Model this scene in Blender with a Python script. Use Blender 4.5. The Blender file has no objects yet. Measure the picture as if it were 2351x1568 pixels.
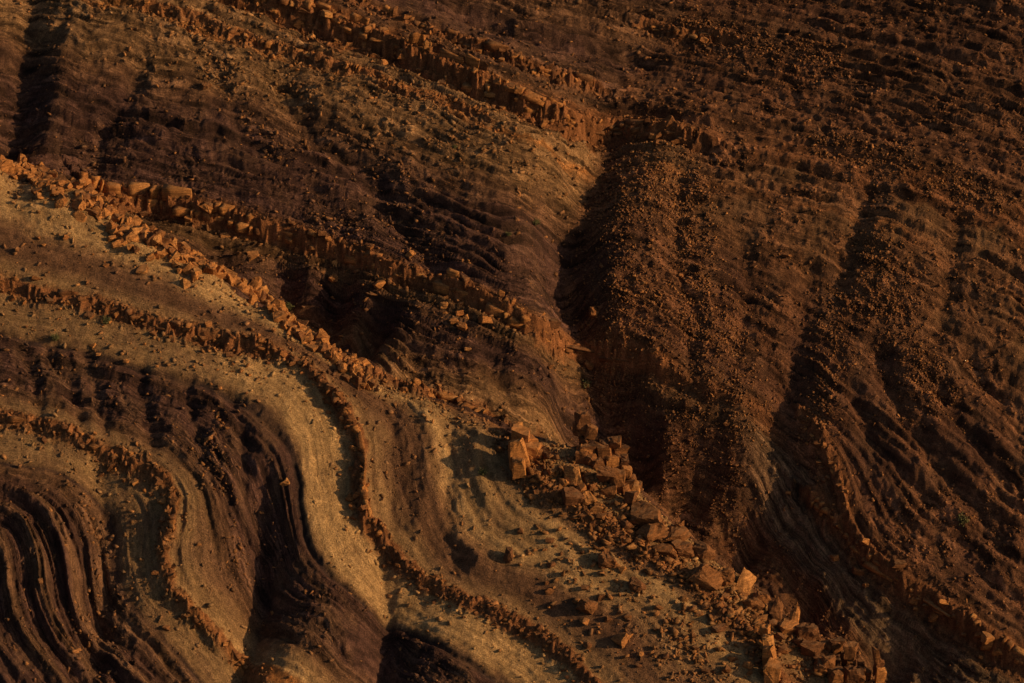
import bpy, bmesh, math, re
import numpy as np
from mathutils import Vector, Matrix, Euler

rng = np.random.default_rng(11)
scene = bpy.context.scene
COL = scene.collection

# ------------------------------------------------------------------ camera
DIST, PITCH, LENS = 300.0, math.radians(25.0), 135.0
cam_d = bpy.data.cameras.new("camera")
cam_d.lens = LENS
cam_d.sensor_width = 36.0
cam_d.clip_start = 1.0
cam_d.clip_end = 3000.0
cam = bpy.data.objects.new("camera", cam_d)
CAM = np.array([0.0, -DIST * math.cos(PITCH), DIST * math.sin(PITCH)])
cam.location = CAM
cam.rotation_euler = (math.pi / 2 - PITCH, 0, 0)
COL.objects.link(cam)
scene.camera = cam

# ------------------------------------------------------------------ light
SUN_EL, SUN_AZ = math.radians(21.0), math.radians(13.0)      # low sun from the right, a little to the camera side
SUN_DIR = np.array([math.cos(SUN_EL) * math.cos(SUN_AZ), -math.cos(SUN_EL) * math.sin(SUN_AZ), math.sin(SUN_EL)])
world = bpy.data.worlds.new("World")
scene.world = world
world.use_nodes = True
wn = world.node_tree
wn.nodes.clear()
sky = wn.nodes.new("ShaderNodeTexSky")
sky.sky_type = 'NISHITA'
sky.sun_disc = False
sky.sun_elevation = SUN_EL
sky.sun_rotation = math.atan2(SUN_DIR[0], SUN_DIR[1])
sky.air_density = 1.0
sky.dust_density = 2.5
sky.ozone_density = 1.0
bg = wn.nodes.new("ShaderNodeBackground")
bg.inputs[1].default_value = 0.06
wo = wn.nodes.new("ShaderNodeOutputWorld")
wn.links.new(sky.outputs[0], bg.inputs[0])
wn.links.new(bg.outputs[0], wo.inputs[0])

sun_d = bpy.data.lights.new("sun", 'SUN')
sun_d.energy = 4.1
sun_d.angle = math.radians(0.5)
sun_d.color = (1.0, 0.69, 0.35)
sun = bpy.data.objects.new("sun", sun_d)
sun.rotation_euler = Vector(SUN_DIR).to_track_quat('Z', 'Y').to_euler()
sun.location = (120, -40, 90)
COL.objects.link(sun)

scene.view_settings.view_transform = 'Standard'
scene.view_settings.look = 'None'
scene.view_settings.exposure = 0.0
scene.view_settings.gamma = 1.0

# ------------------------------------------------------------------ sketch coordinates -> rays
SW, SH = 2351.0, 1568.0
RIGHT = np.array([1.0, 0, 0])
UP = np.array([0, math.sin(PITCH), math.cos(PITCH)])
FWD = np.array([0, math.cos(PITCH), -math.sin(PITCH)])
K = 36.0 / LENS / SW
SLOPE = 0.65


def rays(px, py):
    px = np.asarray(px, float); py = np.asarray(py, float)
    d = FWD + np.outer((px - SW / 2) * K, RIGHT) + np.outer(-(py - SH / 2) * K, UP)
    return d / np.linalg.norm(d, axis=1)[:, None]


def on_base(px, py, off):
    """point on the mean hillside plane, moved off metres towards the viewer"""
    d = rays(px, py)
    t = (SLOPE * CAM[1] - CAM[2]) / (d[:, 2] - SLOPE * d[:, 1])
    return CAM + d * (t - np.asarray(off, float))[:, None]


# ------------------------------------------------------------------ noise
def _hash(ix, iy, seed):
    h = (ix.astype(np.uint32) * np.uint32(374761393) + iy.astype(np.uint32) * np.uint32(668265263) + np.uint32((seed * 2246822519) % 4294967296))
    h = (h ^ (h >> np.uint32(13))) * np.uint32(1274126177)
    h = h ^ (h >> np.uint32(16))
    return h


def noise(x, y, seed=0):
    """gradient noise about -1..1"""
    x = np.asarray(x, np.float32); y = np.asarray(y, np.float32)
    x0 = np.floor(x); y0 = np.floor(y)
    fx = x - x0; fy = y - y0
    ix = x0.astype(np.int32); iy = y0.astype(np.int32)
    u = fx * fx * fx * (fx * (fx * 6 - 15) + 10)
    v = fy * fy * fy * (fy * (fy * 6 - 15) + 10)

    def g(dx, dy):
        a = (_hash(ix + dx, iy + dy, seed) >> np.uint32(8)).astype(np.float32) * np.float32(2 * math.pi / 16777216.0)
        return np.cos(a) * (fx - dx) + np.sin(a) * (fy - dy)
    n0 = g(0, 0) * (1 - u) + g(1, 0) * u
    n1 = g(0, 1) * (1 - u) + g(1, 1) * u
    return (n0 * (1 - v) + n1 * v) * 1.5


def fbm(x, y, octaves, seed=0, gain=0.5, lac=2.03):
    s = 0; a = 1.0
    for i in range(octaves):
        s = s + a * noise(x, y, seed + i)
        x = x * lac + 17.3; y = y * lac - 9.1; a *= gain
    return s


def sstep(a, b, x):
    t = np.clip((x - a) / (b - a), 0, 1)
    return t * t * (3 - 2 * t)


# ------------------------------------------------------------------ grids
def axis(lo, hi, step, far, n):
    core = np.arange(lo, hi + step, step)
    t = np.linspace(0, 1, n + 1)[1:]
    k = (far - (hi - lo) / 2)
    ext = step * n * t + (k - step * n) * t ** 3
    return np.concatenate([(lo - ext)[::-1], core, core[-1] + ext])


GX = axis(-45, 45, 0.092, 130, 60)
GY = axis(-39, 32, 0.112, 115, 50)
CX = np.arange(-62, 62.1, 0.5)
CY = np.arange(-58, 52.1, 0.5)


def cubic_matrix(fine, coarse):
    h = coarse[1] - coarse[0]
    n = len(coarse)
    f = np.clip((fine - coarse[0]) / h, 1, n - 2.001)
    i = np.floor(f).astype(int); t = f - i
    w = np.stack([-0.5 * t + t ** 2 - 0.5 * t ** 3, 1 - 2.5 * t ** 2 + 1.5 * t ** 3,
                  0.5 * t + 2 * t ** 2 - 1.5 * t ** 3, -0.5 * t ** 2 + 0.5 * t ** 3], 1)
    M = np.zeros((len(fine), n))
    for k in range(4):
        np.add.at(M, (np.arange(len(fine)), np.clip(i - 1 + k, 0, n - 1)), w[:, k])
    return M


MX, MY = cubic_matrix(GX, CX), cubic_matrix(GY, CY)


def up(C):
    return MY @ C @ MX.T


CXX, CYY = np.meshgrid(CX, CY)
X, Y = np.meshgrid(GX, GY)


def rbf(P, v, power=1.0, smooth=0.0):
    d = np.linalg.norm(P[:, None] - P[None], axis=2) ** power
    n = len(P)
    A = np.zeros((n + 3, n + 3))
    A[:n, :n] = d - smooth * np.eye(n)
    A[:n, n] = 1; A[:n, n + 1:n + 3] = P
    A[n, :n] = 1; A[n + 1:n + 3, :n] = P.T
    w = np.linalg.lstsq(A, np.concatenate([v, np.zeros(3)]), rcond=None)[0]
    out = w[n] + w[n + 1] * CXX + w[n + 2] * CYY
    for i in range(n):
        out += w[i] * ((CXX - P[i, 0]) ** 2 + (CYY - P[i, 1]) ** 2) ** (power / 2)
    return out


def bilin(G, ax, ay, x, y):
    i = np.clip(np.searchsorted(ax, x) - 1, 0, len(ax) - 2)
    j = np.clip(np.searchsorted(ay, y) - 1, 0, len(ay) - 2)
    u = np.clip((x - ax[i]) / (ax[i + 1] - ax[i]), 0, 1); v = np.clip((y - ay[j]) / (ay[j + 1] - ay[j]), 0, 1)
    return (G[j, i] * (1 - u) + G[j, i + 1] * u) * (1 - v) + (G[j + 1, i] * (1 - u) + G[j + 1, i + 1] * u) * v


def hit(G, ax, ay, px, py, step=0.45):
    """first point where the sight line through a sketch point meets the terrain"""
    d = rays(px, py)
    n = len(d)
    t = np.full(n, DIST - 48.0)
    tb = np.full(n, np.nan)
    for k in range(0, int(120 / step), 16):
        tt = t[:, None] + (k + np.arange(16)) * step
        p = CAM + d[:, None, :] * tt[..., None]
        below = p[..., 2] < bilin(G, ax, ay, p[..., 0], p[..., 1])
        f = np.argmax(below, 1)
        new = below.any(1) & np.isnan(tb)
        tb[new] = tt[new, f[new]]
        if not np.isnan(tb).any():
            break
    bad = np.isnan(tb)
    tb[bad] = DIST
    lo, hi = tb - step, tb.copy()
    for _ in range(7):
        mid = (lo + hi) / 2
        p = CAM + d * mid[:, None]
        b = p[:, 2] < bilin(G, ax, ay, p[:, 0], p[:, 1])
        hi = np.where(b, mid, hi); lo = np.where(b, lo, mid)
    res = CAM + d * hi[:, None]
    if bad.any():
        res[bad] = on_base(np.asarray(px)[bad], np.asarray(py)[bad], np.zeros(bad.sum()))
    return res


# ------------------------------------------------------------------ large relief
# (sketch x, sketch y, metres towards the viewer from the mean hillside)
RELIEF = [
    # crest of the near spur and its foot behind
    (-300, 250, 7), (-100, 310, 6.5), (0, 350, 6.3), (180, 425, 6.2), (330, 525, 6.2), (480, 608, 6.2), (640, 705, 6.2), (740, 788, 6), (850, 850, 5.5),
    (960, 892, 5), (1040, 925, 4.8), (1120, 958, 4.8), (1200, 1000, 5.2), (1290, 1012, 5.0), (1400, 1040, 5.0), (1470, 1120, 5.2), (1570, 1215, 5.4), (1700, 1318, 5.8),
    (1850, 1450, 6.2), (2040, 1575, 6.5), (2300, 1750, 7), (2700, 2000, 7.5),
    (-300, 251, 1), (0, 356, 0.5), (180, 436, 0.5), (330, 536, 0), (480, 621, -1.0), (640, 718, -2.8), (740, 806, -4.0), (850, 871, -3.5), (960, 901, -0.5), (1040, 931, 0.5),
    (1120, 964, 0.5), (1220, 1006, -2.0), (1300, 1026, -4.8), (1400, 1056, -7.2), (1470, 1126, -8), (1570, 1216, -8.5), (1700, 1316, -8.5), (1850, 1456, -8), (2040, 1586, -7), (2350, 1816, -4),
    # near spur, face
    (0, 480, 6.6), (0, 640, 6.8), (250, 600, 6.6), (300, 740, 6.9), (500, 760, 6.6), (640, 820, 6.6), (800, 880, 6.0), (0, 760, 7.0), (0, 950, 7.6),
    (200, 800, 7.2), (300, 960, 7.8), (480, 880, 7.6), (560, 1000, 8.0), (650, 1000, 7.9), (700, 900, 7.0), (690, 1120, 7.9), (750, 1080, 7.0), (815, 1000, 6.4), (825, 1130, 6.5), (850, 1220, 6.2),
    (740, 1230, 7.4), (780, 1310, 6.9), (850, 1370, 6.0), (890, 1480, 4.6), (880, 1600, 4.6), (920, 1300, 5.6), (950, 1000, 5.9), (960, 1130, 5.8), (1000, 1250, 5.7), (1060, 1080, 6.3), (1090, 1010, 6.0),
    (1150, 1060, 6.2), (1190, 1090, 6.6), (1120, 1180, 6.3), (1200, 1250, 6.6), (1300, 1180, 6.8), (1300, 1350, 7.0), (1450, 1250, 6.8), (1500, 1400, 7.6), (1650, 1380, 7.2), (1750, 1500, 7.6), (1600, 1568, 8.2), (1850, 1560, 7.4),
    (1050, 1350, 6.0), (1000, 1470, 6.6), (1080, 1500, 7.0), (1180, 1480, 6.2), (1250, 1560, 6.8), (980, 1600, 7.2),
    (750, 1400, 7.4), (820, 1490, 6.4), (700, 1500, 7.4), (600, 1330, 5.6), (590, 1450, 5.4), (560, 1220, 6.8), (500, 1150, 7.8), (480, 1320, 7.4), (420, 1180, 8.0), (410, 1330, 7.8), (350, 1200, 7.4),
    (330, 1400, 7.4), (420, 1500, 6.8), (500, 1560, 6.4), (240, 1200, 6.8), (235, 1400, 6.6), (150, 1200, 8.2), (100, 1350, 8.8), (180, 1500, 8.2), (0, 1200, 8.6), (0, 1500, 9.4), (100, 1050, 8.2), (230, 1050, 7.8),
    (-300, 700, 8), (-300, 1200, 10), (-300, 1700, 12), (300, 1800, 10), (900, 1800, 8), (1400, 1800, 9.5),
    # middle slope (rounded nose that faces the sun at its right end)
    (0, 80, 1.2), (100, 280, 0.9), (250, 100, 2.0), (350, 300, 1.6), (500, 250, 2.0), (600, 450, 1.6), (450, 480, 1.0), (750, 250, 2.2), (800, 420, 1.9), (900, 550, 1.8), (1000, 300, 2.6), (1050, 450, 2.4), (1150, 600, 2.6),
    (1200, 400, 2.6), (1220, 520, 2.6), (1260, 320, 2.2), (1330, 300, 1.4), (1300, 420, 0.9), (1230, 650, 2.4), (1260, 760, 1.2),
    (700, 610, 0.9), (830, 640, 1.6), (930, 720, 1.6), (1050, 750, 1.9), (880, 780, 0.8), (980, 840, 1.0), (690, 690, -1.9), (780, 740, -2.4), (600, 620, -0.3), (1130, 850, 1.2), (1200, 930, 0.4), (1250, 860, 0.6),
    (700, 80, 0.6), (900, 60, -0.6), (1000, 150, 1.4), (1100, 60, -1.4), (1200, 150, 0.0), (1200, 230, 2.0), (1400, 60, -2.4), (400, -60, 0.6), (0, -60, 0.4), (-300, 100, 1.0), (-300, -300, -2),
    # central gully
    (1450, 200, -3.0), (1380, 300, -2.2), (1358, 400, -2.0), (1322, 480, -2.3), (1296, 600, -2.7), (1286, 720, -3.2), (1330, 790, -3.9), (1350, 900, -5.0), (1390, 980, -6.4),
    # right slope: scree rib, second gully, broad flank rising to the right
    (1510, 310, -0.2), (1445, 420, 0.6), (1398, 520, 0.8), (1382, 640, 0.5), (1410, 740, -0.8), (1500, 840, -1.5), (1560, 920, -2.6), (1530, 1010, -3.9), (1600, 1100, -5.6),
    (1600, 300, -0.2), (1600, 480, 0.6), (1640, 640, 0.3), (1650, 800, -0.6), (1700, 920, -1.4), (1720, 1000, -2.4), (1670, 1080, -4.4), (1740, 560, 0.8), (1760, 700, -0.2),
    (1850, 680, 0.1), (1840, 780, -0.5), (1825, 880, -1.7), (1770, 980, -3.4), (1930, 700, 0.1), (1950, 850, -0.3), (1900, 960, -1.2), (1800, 1080, -4.2), (1760, 1200, -5.8), (1880, 1330, -5.0), (2000, 1450, -5.0), (2150, 1568, -4.8),
    (1900, 1150, -3.6), (1950, 1250, -3.8), (2060, 1350, -3.2), (2200, 1440, -2.8), (2351, 1530, -2.5), (2000, 1050, -1.8), (2100, 1200, -1.9), (2250, 1300, -1.5), (2100, 900, 0.3), (2250, 1050, 0.0), (2351, 850, 1.2),
    (2200, 700, 1.4), (2050, 550, 2.2), (2300, 500, 3.0), (1900, 420, 1.2), (1800, 250, -0.4), (2100, 250, 1.4), (2351, 250, 2.2), (1700, 120, -1.6), (2000, 60, -0.6), (2351, 0, 1.6),
    (2700, 300, 2.5), (2700, 900, 1.5), (2700, 1500, -1.5), (1600, -300, -5), (2400, -300, -2), (900, -300, -3), (3200, 700, 1), (3200, 1900, -2),
]
RP = np.array(RELIEF, float)
P3 = on_base(RP[:, 0], RP[:, 1], RP[:, 2])
far_xy = np.array([(-130, -110), (-130, 0), (-130, 110), (0, 112), (130, 110), (130, 0), (130, -112), (0, -118), (-60, -100), (70, -100), (70, 90), (-70, 90)], float)
far_r = np.array([-2, 4, 0, -6, 0, 2, 0, -2, 2, 0, 0, -4], float)
PP = np.vstack([P3[:, :2], far_xy])
RR = np.concatenate([P3[:, 2] - SLOPE * P3[:, 1], far_r])
COARSE = rbf(PP, RR, 1.0, 0.03)
for _k in range(2):
    _p = np.pad(COARSE, 1, 'edge')
    COARSE = (_p[:-2] + 2 * _p[1:-1] + _p[2:])[:, 1:-1] / 4
    _p = np.pad(COARSE, 1, 'edge')
    COARSE = (_p[:, :-2] + 2 * _p[:, 1:-1] + _p[:, 2:])[1:-1] / 4
COARSE = COARSE + SLOPE * CYY          # height on the coarse grid


def poly(pts, n=None):
    """densify a sketch polyline"""
    pts = np.array(pts, float)
    d = np.concatenate([[0], np.cumsum(np.linalg.norm(np.diff(pts, axis=0), axis=1))])
    n = n or max(6, int(d[-1] / 22))
    s = np.linspace(0, d[-1], n)
    return np.stack([np.interp(s, d, pts[:, 0]), np.interp(s, d, pts[:, 1])], 1)


def to_world(pts, G=None, ax=None, ay=None, n=None):
    q = poly(pts, n)
    return hit(COARSE if G is None else G, CX if ax is None else ax, CY if ay is None else ay, q[:, 0], q[:, 1])


def line_dist(W):
    """distance to a plan polyline and signed distance (positive on its left), on the coarse grid"""
    best = np.full(CXX.shape, 1e9); sgn = np.ones(CXX.shape)
    for a, b in zip(W[:-1, :2], W[1:, :2]):
        e = b - a; L = max(e @ e, 1e-9)
        t = np.clip(((CXX - a[0]) * e[0] + (CYY - a[1]) * e[1]) / L, 0, 1)
        qx = CXX - a[0] - t * e[0]; qy = CYY - a[1] - t * e[1]
        d = np.hypot(qx, qy)
        m = d < best
        best = np.where(m, d, best)
        sgn = np.where(m, np.sign(e[0] * qy - e[1] * qx), sgn)
    return best, best * sgn


# gullies (positive depth) and ribs (negative), in sketch points
CARVE = [
    ([(70, -40), (55, 120), (40, 250), (20, 400)], 1.3, 2.0),
    ([(320, 150), (280, 230), (220, 320), (207, 430)], 0.5, 1.1),
    ([(150, 100), (135, 220), (110, 330)], -0.5, 1.3),
    ([(640, 190), (700, 290), (840, 380), (890, 470), (960, 560), (1000, 610)], 1.0, 1.2),
    ([(470, 110), (520, 240), (600, 340), (720, 440), (800, 520)], 0.35, 1.0),
    ([(1130, 820), (1150, 880), (1220, 970)], 0.8, 0.9),
    ([(1050, 20), (1180, 60), (1350, 110), (1480, 135)], 0.9, 0.8),
    ([(1860, 620), (1850, 700), (1835, 800), (1820, 900)], 0.5, 1.0),
    ([(1700, 540), (1720, 640), (1700, 760), (1680, 860)], 0.5, 0.9),
    ([(1560, 400), (1550, 560), (1580, 700), (1590, 860)], 0.5, 0.9),
    ([(2020, 820), (2080, 950), (2180, 1080), (2300, 1230)], 0.9, 0.8),
    ([(2140, 860), (2220, 980), (2330, 1120)], 0.8, 0.8),
    ([(1960, 900), (2010, 1010), (2120, 1130), (2260, 1290)], 0.7, 0.7),
    ([(2230, 830), (2351, 980)], 0.7, 0.8),
    ([(2000, 420), (1960, 540), (1930, 640)], 0.6, 1.0),
    ([(2200, 500), (2180, 640), (2150, 760)], 0.5, 1.0),
    ([(590, 1150), (605, 1290), (595, 1420), (540, 1568)], 1.5, 1.3),
    ([(225, 1080), (245, 1250), (235, 1400), (215, 1568)], 0.9, 1.1),
    ([(875, 1270), (890, 1400), (880, 1568)], 0.8, 0.9),
    ([(110, 805), (165, 880), (195, 1000)], 0.55, 0.6),
    ([(200, 810), (225, 900), (240, 980)], 0.45, 0.6),
    ([(320, 850), (335, 940), (350, 1010)], 0.5, 0.6),
    ([(430, 880), (445, 960), (470, 1040)], 0.45, 0.6),
    ([(530, 910), (560, 990), (555, 1100)], 0.5, 0.6),
    ([(60, 800), (90, 900), (85, 970)], 0.4, 0.5),
    ([(980, 930), (985, 1080), (960, 1220)], -0.35, 0.6),
    ([(1030, 950), (1040, 1060), (1010, 1180), (1060, 1290)], 0.4, 0.7),
    ([(1000, 1120), (1010, 1200), (1100, 1290)], -0.5, 0.7),
    ([(900, 930), (905, 1060), (900, 1200)], 0.4, 0.6),
    ([(1100, 1000), (1090, 1080), (1120, 1160)], -0.4, 0.5),
]
warpx = fbm(CXX / 3.1, CYY / 3.1, 3, 71) * 0.9
warpy = fbm(CXX / 3.1 + 40, CYY / 3.1, 3, 75) * 0.9
for pts, dep, wid in CARVE:
    d, _ = line_dist(to_world(pts))
    d = np.maximum(d + 0.35 * warpx, 0)
    COARSE = COARSE - dep * np.exp(-(d / wid) ** 1.5)

# ------------------------------------------------------------------ beds
BEDS_A = {                                       # near spur
    0.0: [(-80, 320), (0, 350), (180, 430), (330, 530), (480, 612), (640, 712), (740, 795), (850, 856), (960, 898), (1040, 932), (1120, 965), (1190, 1010), (1200, 1090), (1260, 1135), (1330, 1185), (1400, 1215), (1460, 1265), (1560, 1320), (1700, 1440), (1760, 1510), (1800, 1568)],
    -4.0: [(-80, 470), (0, 500), (250, 590), (450, 680), (650, 780), (850, 880), (980, 950), (1000, 1050), (1000, 1150), (1080, 1250), (1250, 1330), (1450, 1420), (1600, 1568)],
    -8.0: [(-80, 640), (0, 652), (100, 682), (200, 698), (350, 745), (450, 768), (600, 802), (690, 835), (740, 885), (785, 945), (818, 1000), (828, 1060), (822, 1130), (838, 1190), (875, 1245), (960, 1330), (1050, 1378), (1130, 1402), (1200, 1440), (1280, 1490), (1360, 1568)],
    -12.0: [(-80, 750), (0, 762), (150, 792), (300, 842), (420, 870), (510, 892), (580, 942), (640, 1002), (676, 1052), (688, 1120), (692, 1200), (712, 1268), (760, 1320), (850, 1398), (890, 1450), (960, 1462), (1050, 1505), (1150, 1562)],
    -20.0: [(-80, 950), (0, 962), (60, 972), (150, 996), (190, 1018), (250, 1050), (330, 1080), (370, 1110), (396, 1150), (386, 1220), (372, 1290), (390, 1360), (440, 1420), (480, 1452), (530, 1500), (600, 1568)],
    -24.0: [(-80, 1060), (0, 1068), (120, 1080), (190, 1115), (250, 1170), (272, 1240), (262, 1300), (300, 1370), (350, 1430), (450, 1540), (470, 1568)],
    -27.0: [(0, 1112), (100, 1150), (143, 1210), (167, 1300), (172, 1380), (200, 1440), (240, 1482), (330, 1568)],
    -30.0: [(0, 1162), (60, 1200), (92, 1290), (102, 1380), (130, 1450), (180, 1520), (230, 1568)],
    -33.0: [(0, 1222), (20, 1300), (32, 1400), (60, 1460), (120, 1540)],
    -16.0: [(800, 1500), (1000, 1568), (620, 1300), (540, 1150)],
}
BEDS_B = {
    9.0: [(1300, -20), (1500, 40), (1750, 100), (1950, 140), (2150, 190), (2351, 255)],
    4.5: [(900, -20), (1050, 22), (1200, 62), (1350, 112), (1480, 137), (1600, 165), (1800, 205), (2050, 262), (2351, 350)],
    0.0: [(560, 5), (700, 48), (800, 92), (900, 128), (1000, 172), (1100, 213), (1200, 254), (1280, 284), (1340, 304), (1420, 312), (1600, 330), (1800, 372), (2050, 442), (2351, 555)],
    -2.4: [(300, 0), (450, 40), (540, 85), (620, 106), (700, 130), (800, 158), (950, 200), (1050, 240), (1200, 310), (1330, 365)],
    -5.5: [(-60, 40), (100, 75), (250, 120), (500, 165), (700, 225), (900, 300), (1100, 375), (1290, 445)],
    -10.5: [(-60, 265), (100, 285), (250, 310), (400, 352), (560, 400), (700, 440), (900, 490), (1050, 545), (1250, 660)],
    -8.0: [(-60, 170), (200, 200), (450, 250), (650, 310), (900, 395), (1100, 460), (1270, 550)],
    -16.0: [(-60, 380), (100, 405), (195, 432), (260, 458), (330, 466), (400, 480), (480, 496), (560, 520), (640, 545), (740, 572), (830, 602), (930, 636), (1000, 652), (1100, 692), (1180, 732), (1270, 792), (1450, 832), (1600, 900), (1760, 960), (1880, 1030), (1925, 1130), (1925, 1205), (1990, 1290), (2060, 1342), (2150, 1402), (2260, 1470), (2351, 1532)],
    -19.5: [(640, 610), (800, 660), (950, 715), (1100, 770), (1220, 830), (1300, 890), (1750, 1090), (1800, 1210), (1880, 1290), (2000, 1440), (2100, 1520)],
    -24.0: [(800, 790), (900, 865), (1000, 900), (1100, 935), (1250, 1000), (1700, 1250), (1850, 1400), (1950, 1500)],
    -8.01: [(1700, 640), (1850, 720), (2000, 800), (2200, 920), (2351, 1030)],
    -12.0: [(1720, 800), (1850, 880), (2000, 1000), (2150, 1120), (2351, 1290)],
    -4.0: [(1650, 480), (1850, 520), (2100, 610), (2351, 740)],
}


def bed_field(B):
    P, v = [], []
    for s, pts in B.items():
        W = to_world(pts, n=max(4, int(len(pts) * 1.6)))
        P.append(W[:, :2]); v.append(np.full(len(W), s))
    P = np.vstack(P); v = np.concatenate(v)
    return rbf(P, v, 1.0, 0.2)


SA = bed_field(BEDS_A)
SB = bed_field(BEDS_B)

# which side of the near crest
CREST = [(-400, 215), (-100, 305), (0, 343), (180, 420), (330, 520), (480, 604), (640, 703), (740, 787), (850, 850), (960, 890), (1040, 922), (1120, 955), (1200, 997), (1290, 1010), (1400, 1038), (1470, 1118), (1570, 1212), (1700, 1315), (1850, 1447), (2040, 1572), (2300, 1745), (2800, 2050)]
Wc = on_base([p[0] for p in CREST], [p[1] for p in CREST], np.interp([p[0] for p in CREST], [0, 640, 1040, 1200, 1850, 2300], [6.3, 6.2, 4.8, 5.2, 6.2, 7]))
_, crest_sd = line_dist(Wc)                        # positive behind the crest
gully_line = to_world([(1560, 40), (1440, 190), (1385, 300), (1365, 400), (1320, 500), (1300, 600), (1290, 720), (1330, 790), (1350, 900), (1400, 1000)])
_, gully_sd = line_dist(np.vstack([gully_line[:1] + np.array([[8, 60, 0]]), gully_line, gully_line[-1:] + np.array([[6, -40, 0]])]))   # positive on its left looking down = right side of the picture

# ------------------------------------------------------------------ fine relief
Z = up(COARSE - SLOPE * CYY) + SLOPE * Y
sa, sb = up(SA), up(SB)
csd, gsd = up(crest_sd), up(gully_sd)
sideA = sstep(0.25, -0.25, csd + 0.25 * noise(X / 0.8, Y / 0.8, 5))
right = sstep(-0.8, 0.8, gsd) * (1 - sideA)
n1 = up(fbm(CXX / 5.0, CYY / 5.0, 3, 21)) + 0.12 * noise(X / 0.7, Y / 0.7, 24)
n2 = fbm(X / 1.3, Y / 1.3, 4, 31)
n3 = fbm(X / 0.45, Y / 0.45, 3, 41)
stretched = fbm(X / 1.1 + 0.35 * Y, Y / 6.0, 4, 51)


def saw(t, fr):
    f = t - np.floor(t)
    return np.where(f < fr, f / fr, (1 - f) / (1 - fr)) - 0.5


def lamin(S, seed):
    """stepped relief and streaks that follow the bedding"""
    w = S + 0.20 * n1 + 0.035 * n2
    T = X * 0.8 - Y * 0.35
    o = 0
    for lam, amp, k in ((2.9, 0.50, 0), (1.37, 0.42, 1), (0.79, 0.32, 2), (0.46, 0.18, 3)):
        m = np.clip(0.62 + 1.3 * noise(T / (8.0 - 1.6 * k) + 9 * k, w / (lam * 2.2), seed + k) + 0.12 * n2, 0.08, 1.6)
        o = o + amp * m * saw(w / lam + 0.37 * k + 0.6 * np.sin(w * 0.7 + k), min(0.45, max(0.1, 0.24 / lam)))
    st = fbm(T / 1.5, w / 0.36, 3, seed + 20)
    return o + 0.16 * st, st, w


(lamA, stA, wA), (lamB, stB, wB) = lamin(sa, 61), lamin(sb, 81)
purpleA = sstep(-12.2, -13.0, sa) * (1 - sstep(-17.2, -18.2, sa)) + sstep(-24.2, -24.8, sa)
smoothA = 0.24 + 0.55 * np.clip(purpleA, 0, 1) - 0.12 * sstep(-8.3, -8.8, sa) * sstep(-12, -11.6, sa)
rillmask = np.clip(0.4 + n1, 0, 1.2)
greyband = sstep(-16.8, -17.4, sb) * (1 - sstep(-20.5, -22, sb)) * right * sstep(17, 20.5, X)
fine = sideA * (lamA * smoothA) + (1 - sideA) * lamB * (1 - 0.28 * right * sstep(1.0, -2.0, sb)) * (1 - 0.6 * right * sstep(-16.2, -17.2, sb))
fine += 0.10 * n2 * (0.6 + 0.3 * right + 0.9 * right * sstep(-16.2, -17.2, sb) + 0.35 * purpleA * sideA) + 0.05 * n3 * (0.6 + 0.2 * right + 0.3 * (1 - sideA) + 0.8 * purpleA * sideA)
fine += -0.22 * np.abs(stretched) * rillmask * (1 - 0.6 * sideA + 0.5 * purpleA * sideA)
# big folded ribs low on the left of the near spur
fold = np.exp(-((sa + 27.4) / 0.55) ** 2) + 0.9 * np.exp(-((sa + 30.2) / 0.5) ** 2) + 0.8 * np.exp(-((sa + 33) / 0.5) ** 2)
foldcut = np.exp(-((sa + 28.5) / 0.6) ** 2) + np.exp(-((sa + 31.5) / 0.6) ** 2) + 0.8 * np.exp(-((sa + 26.2) / 0.45) ** 2)
fine += sideA * (0.40 * fold - 0.36 * foldcut)
fine += -0.28 * sideA * np.exp(-((sa + 12.0 + 0.12 * n2) / 0.22) ** 2)

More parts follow.
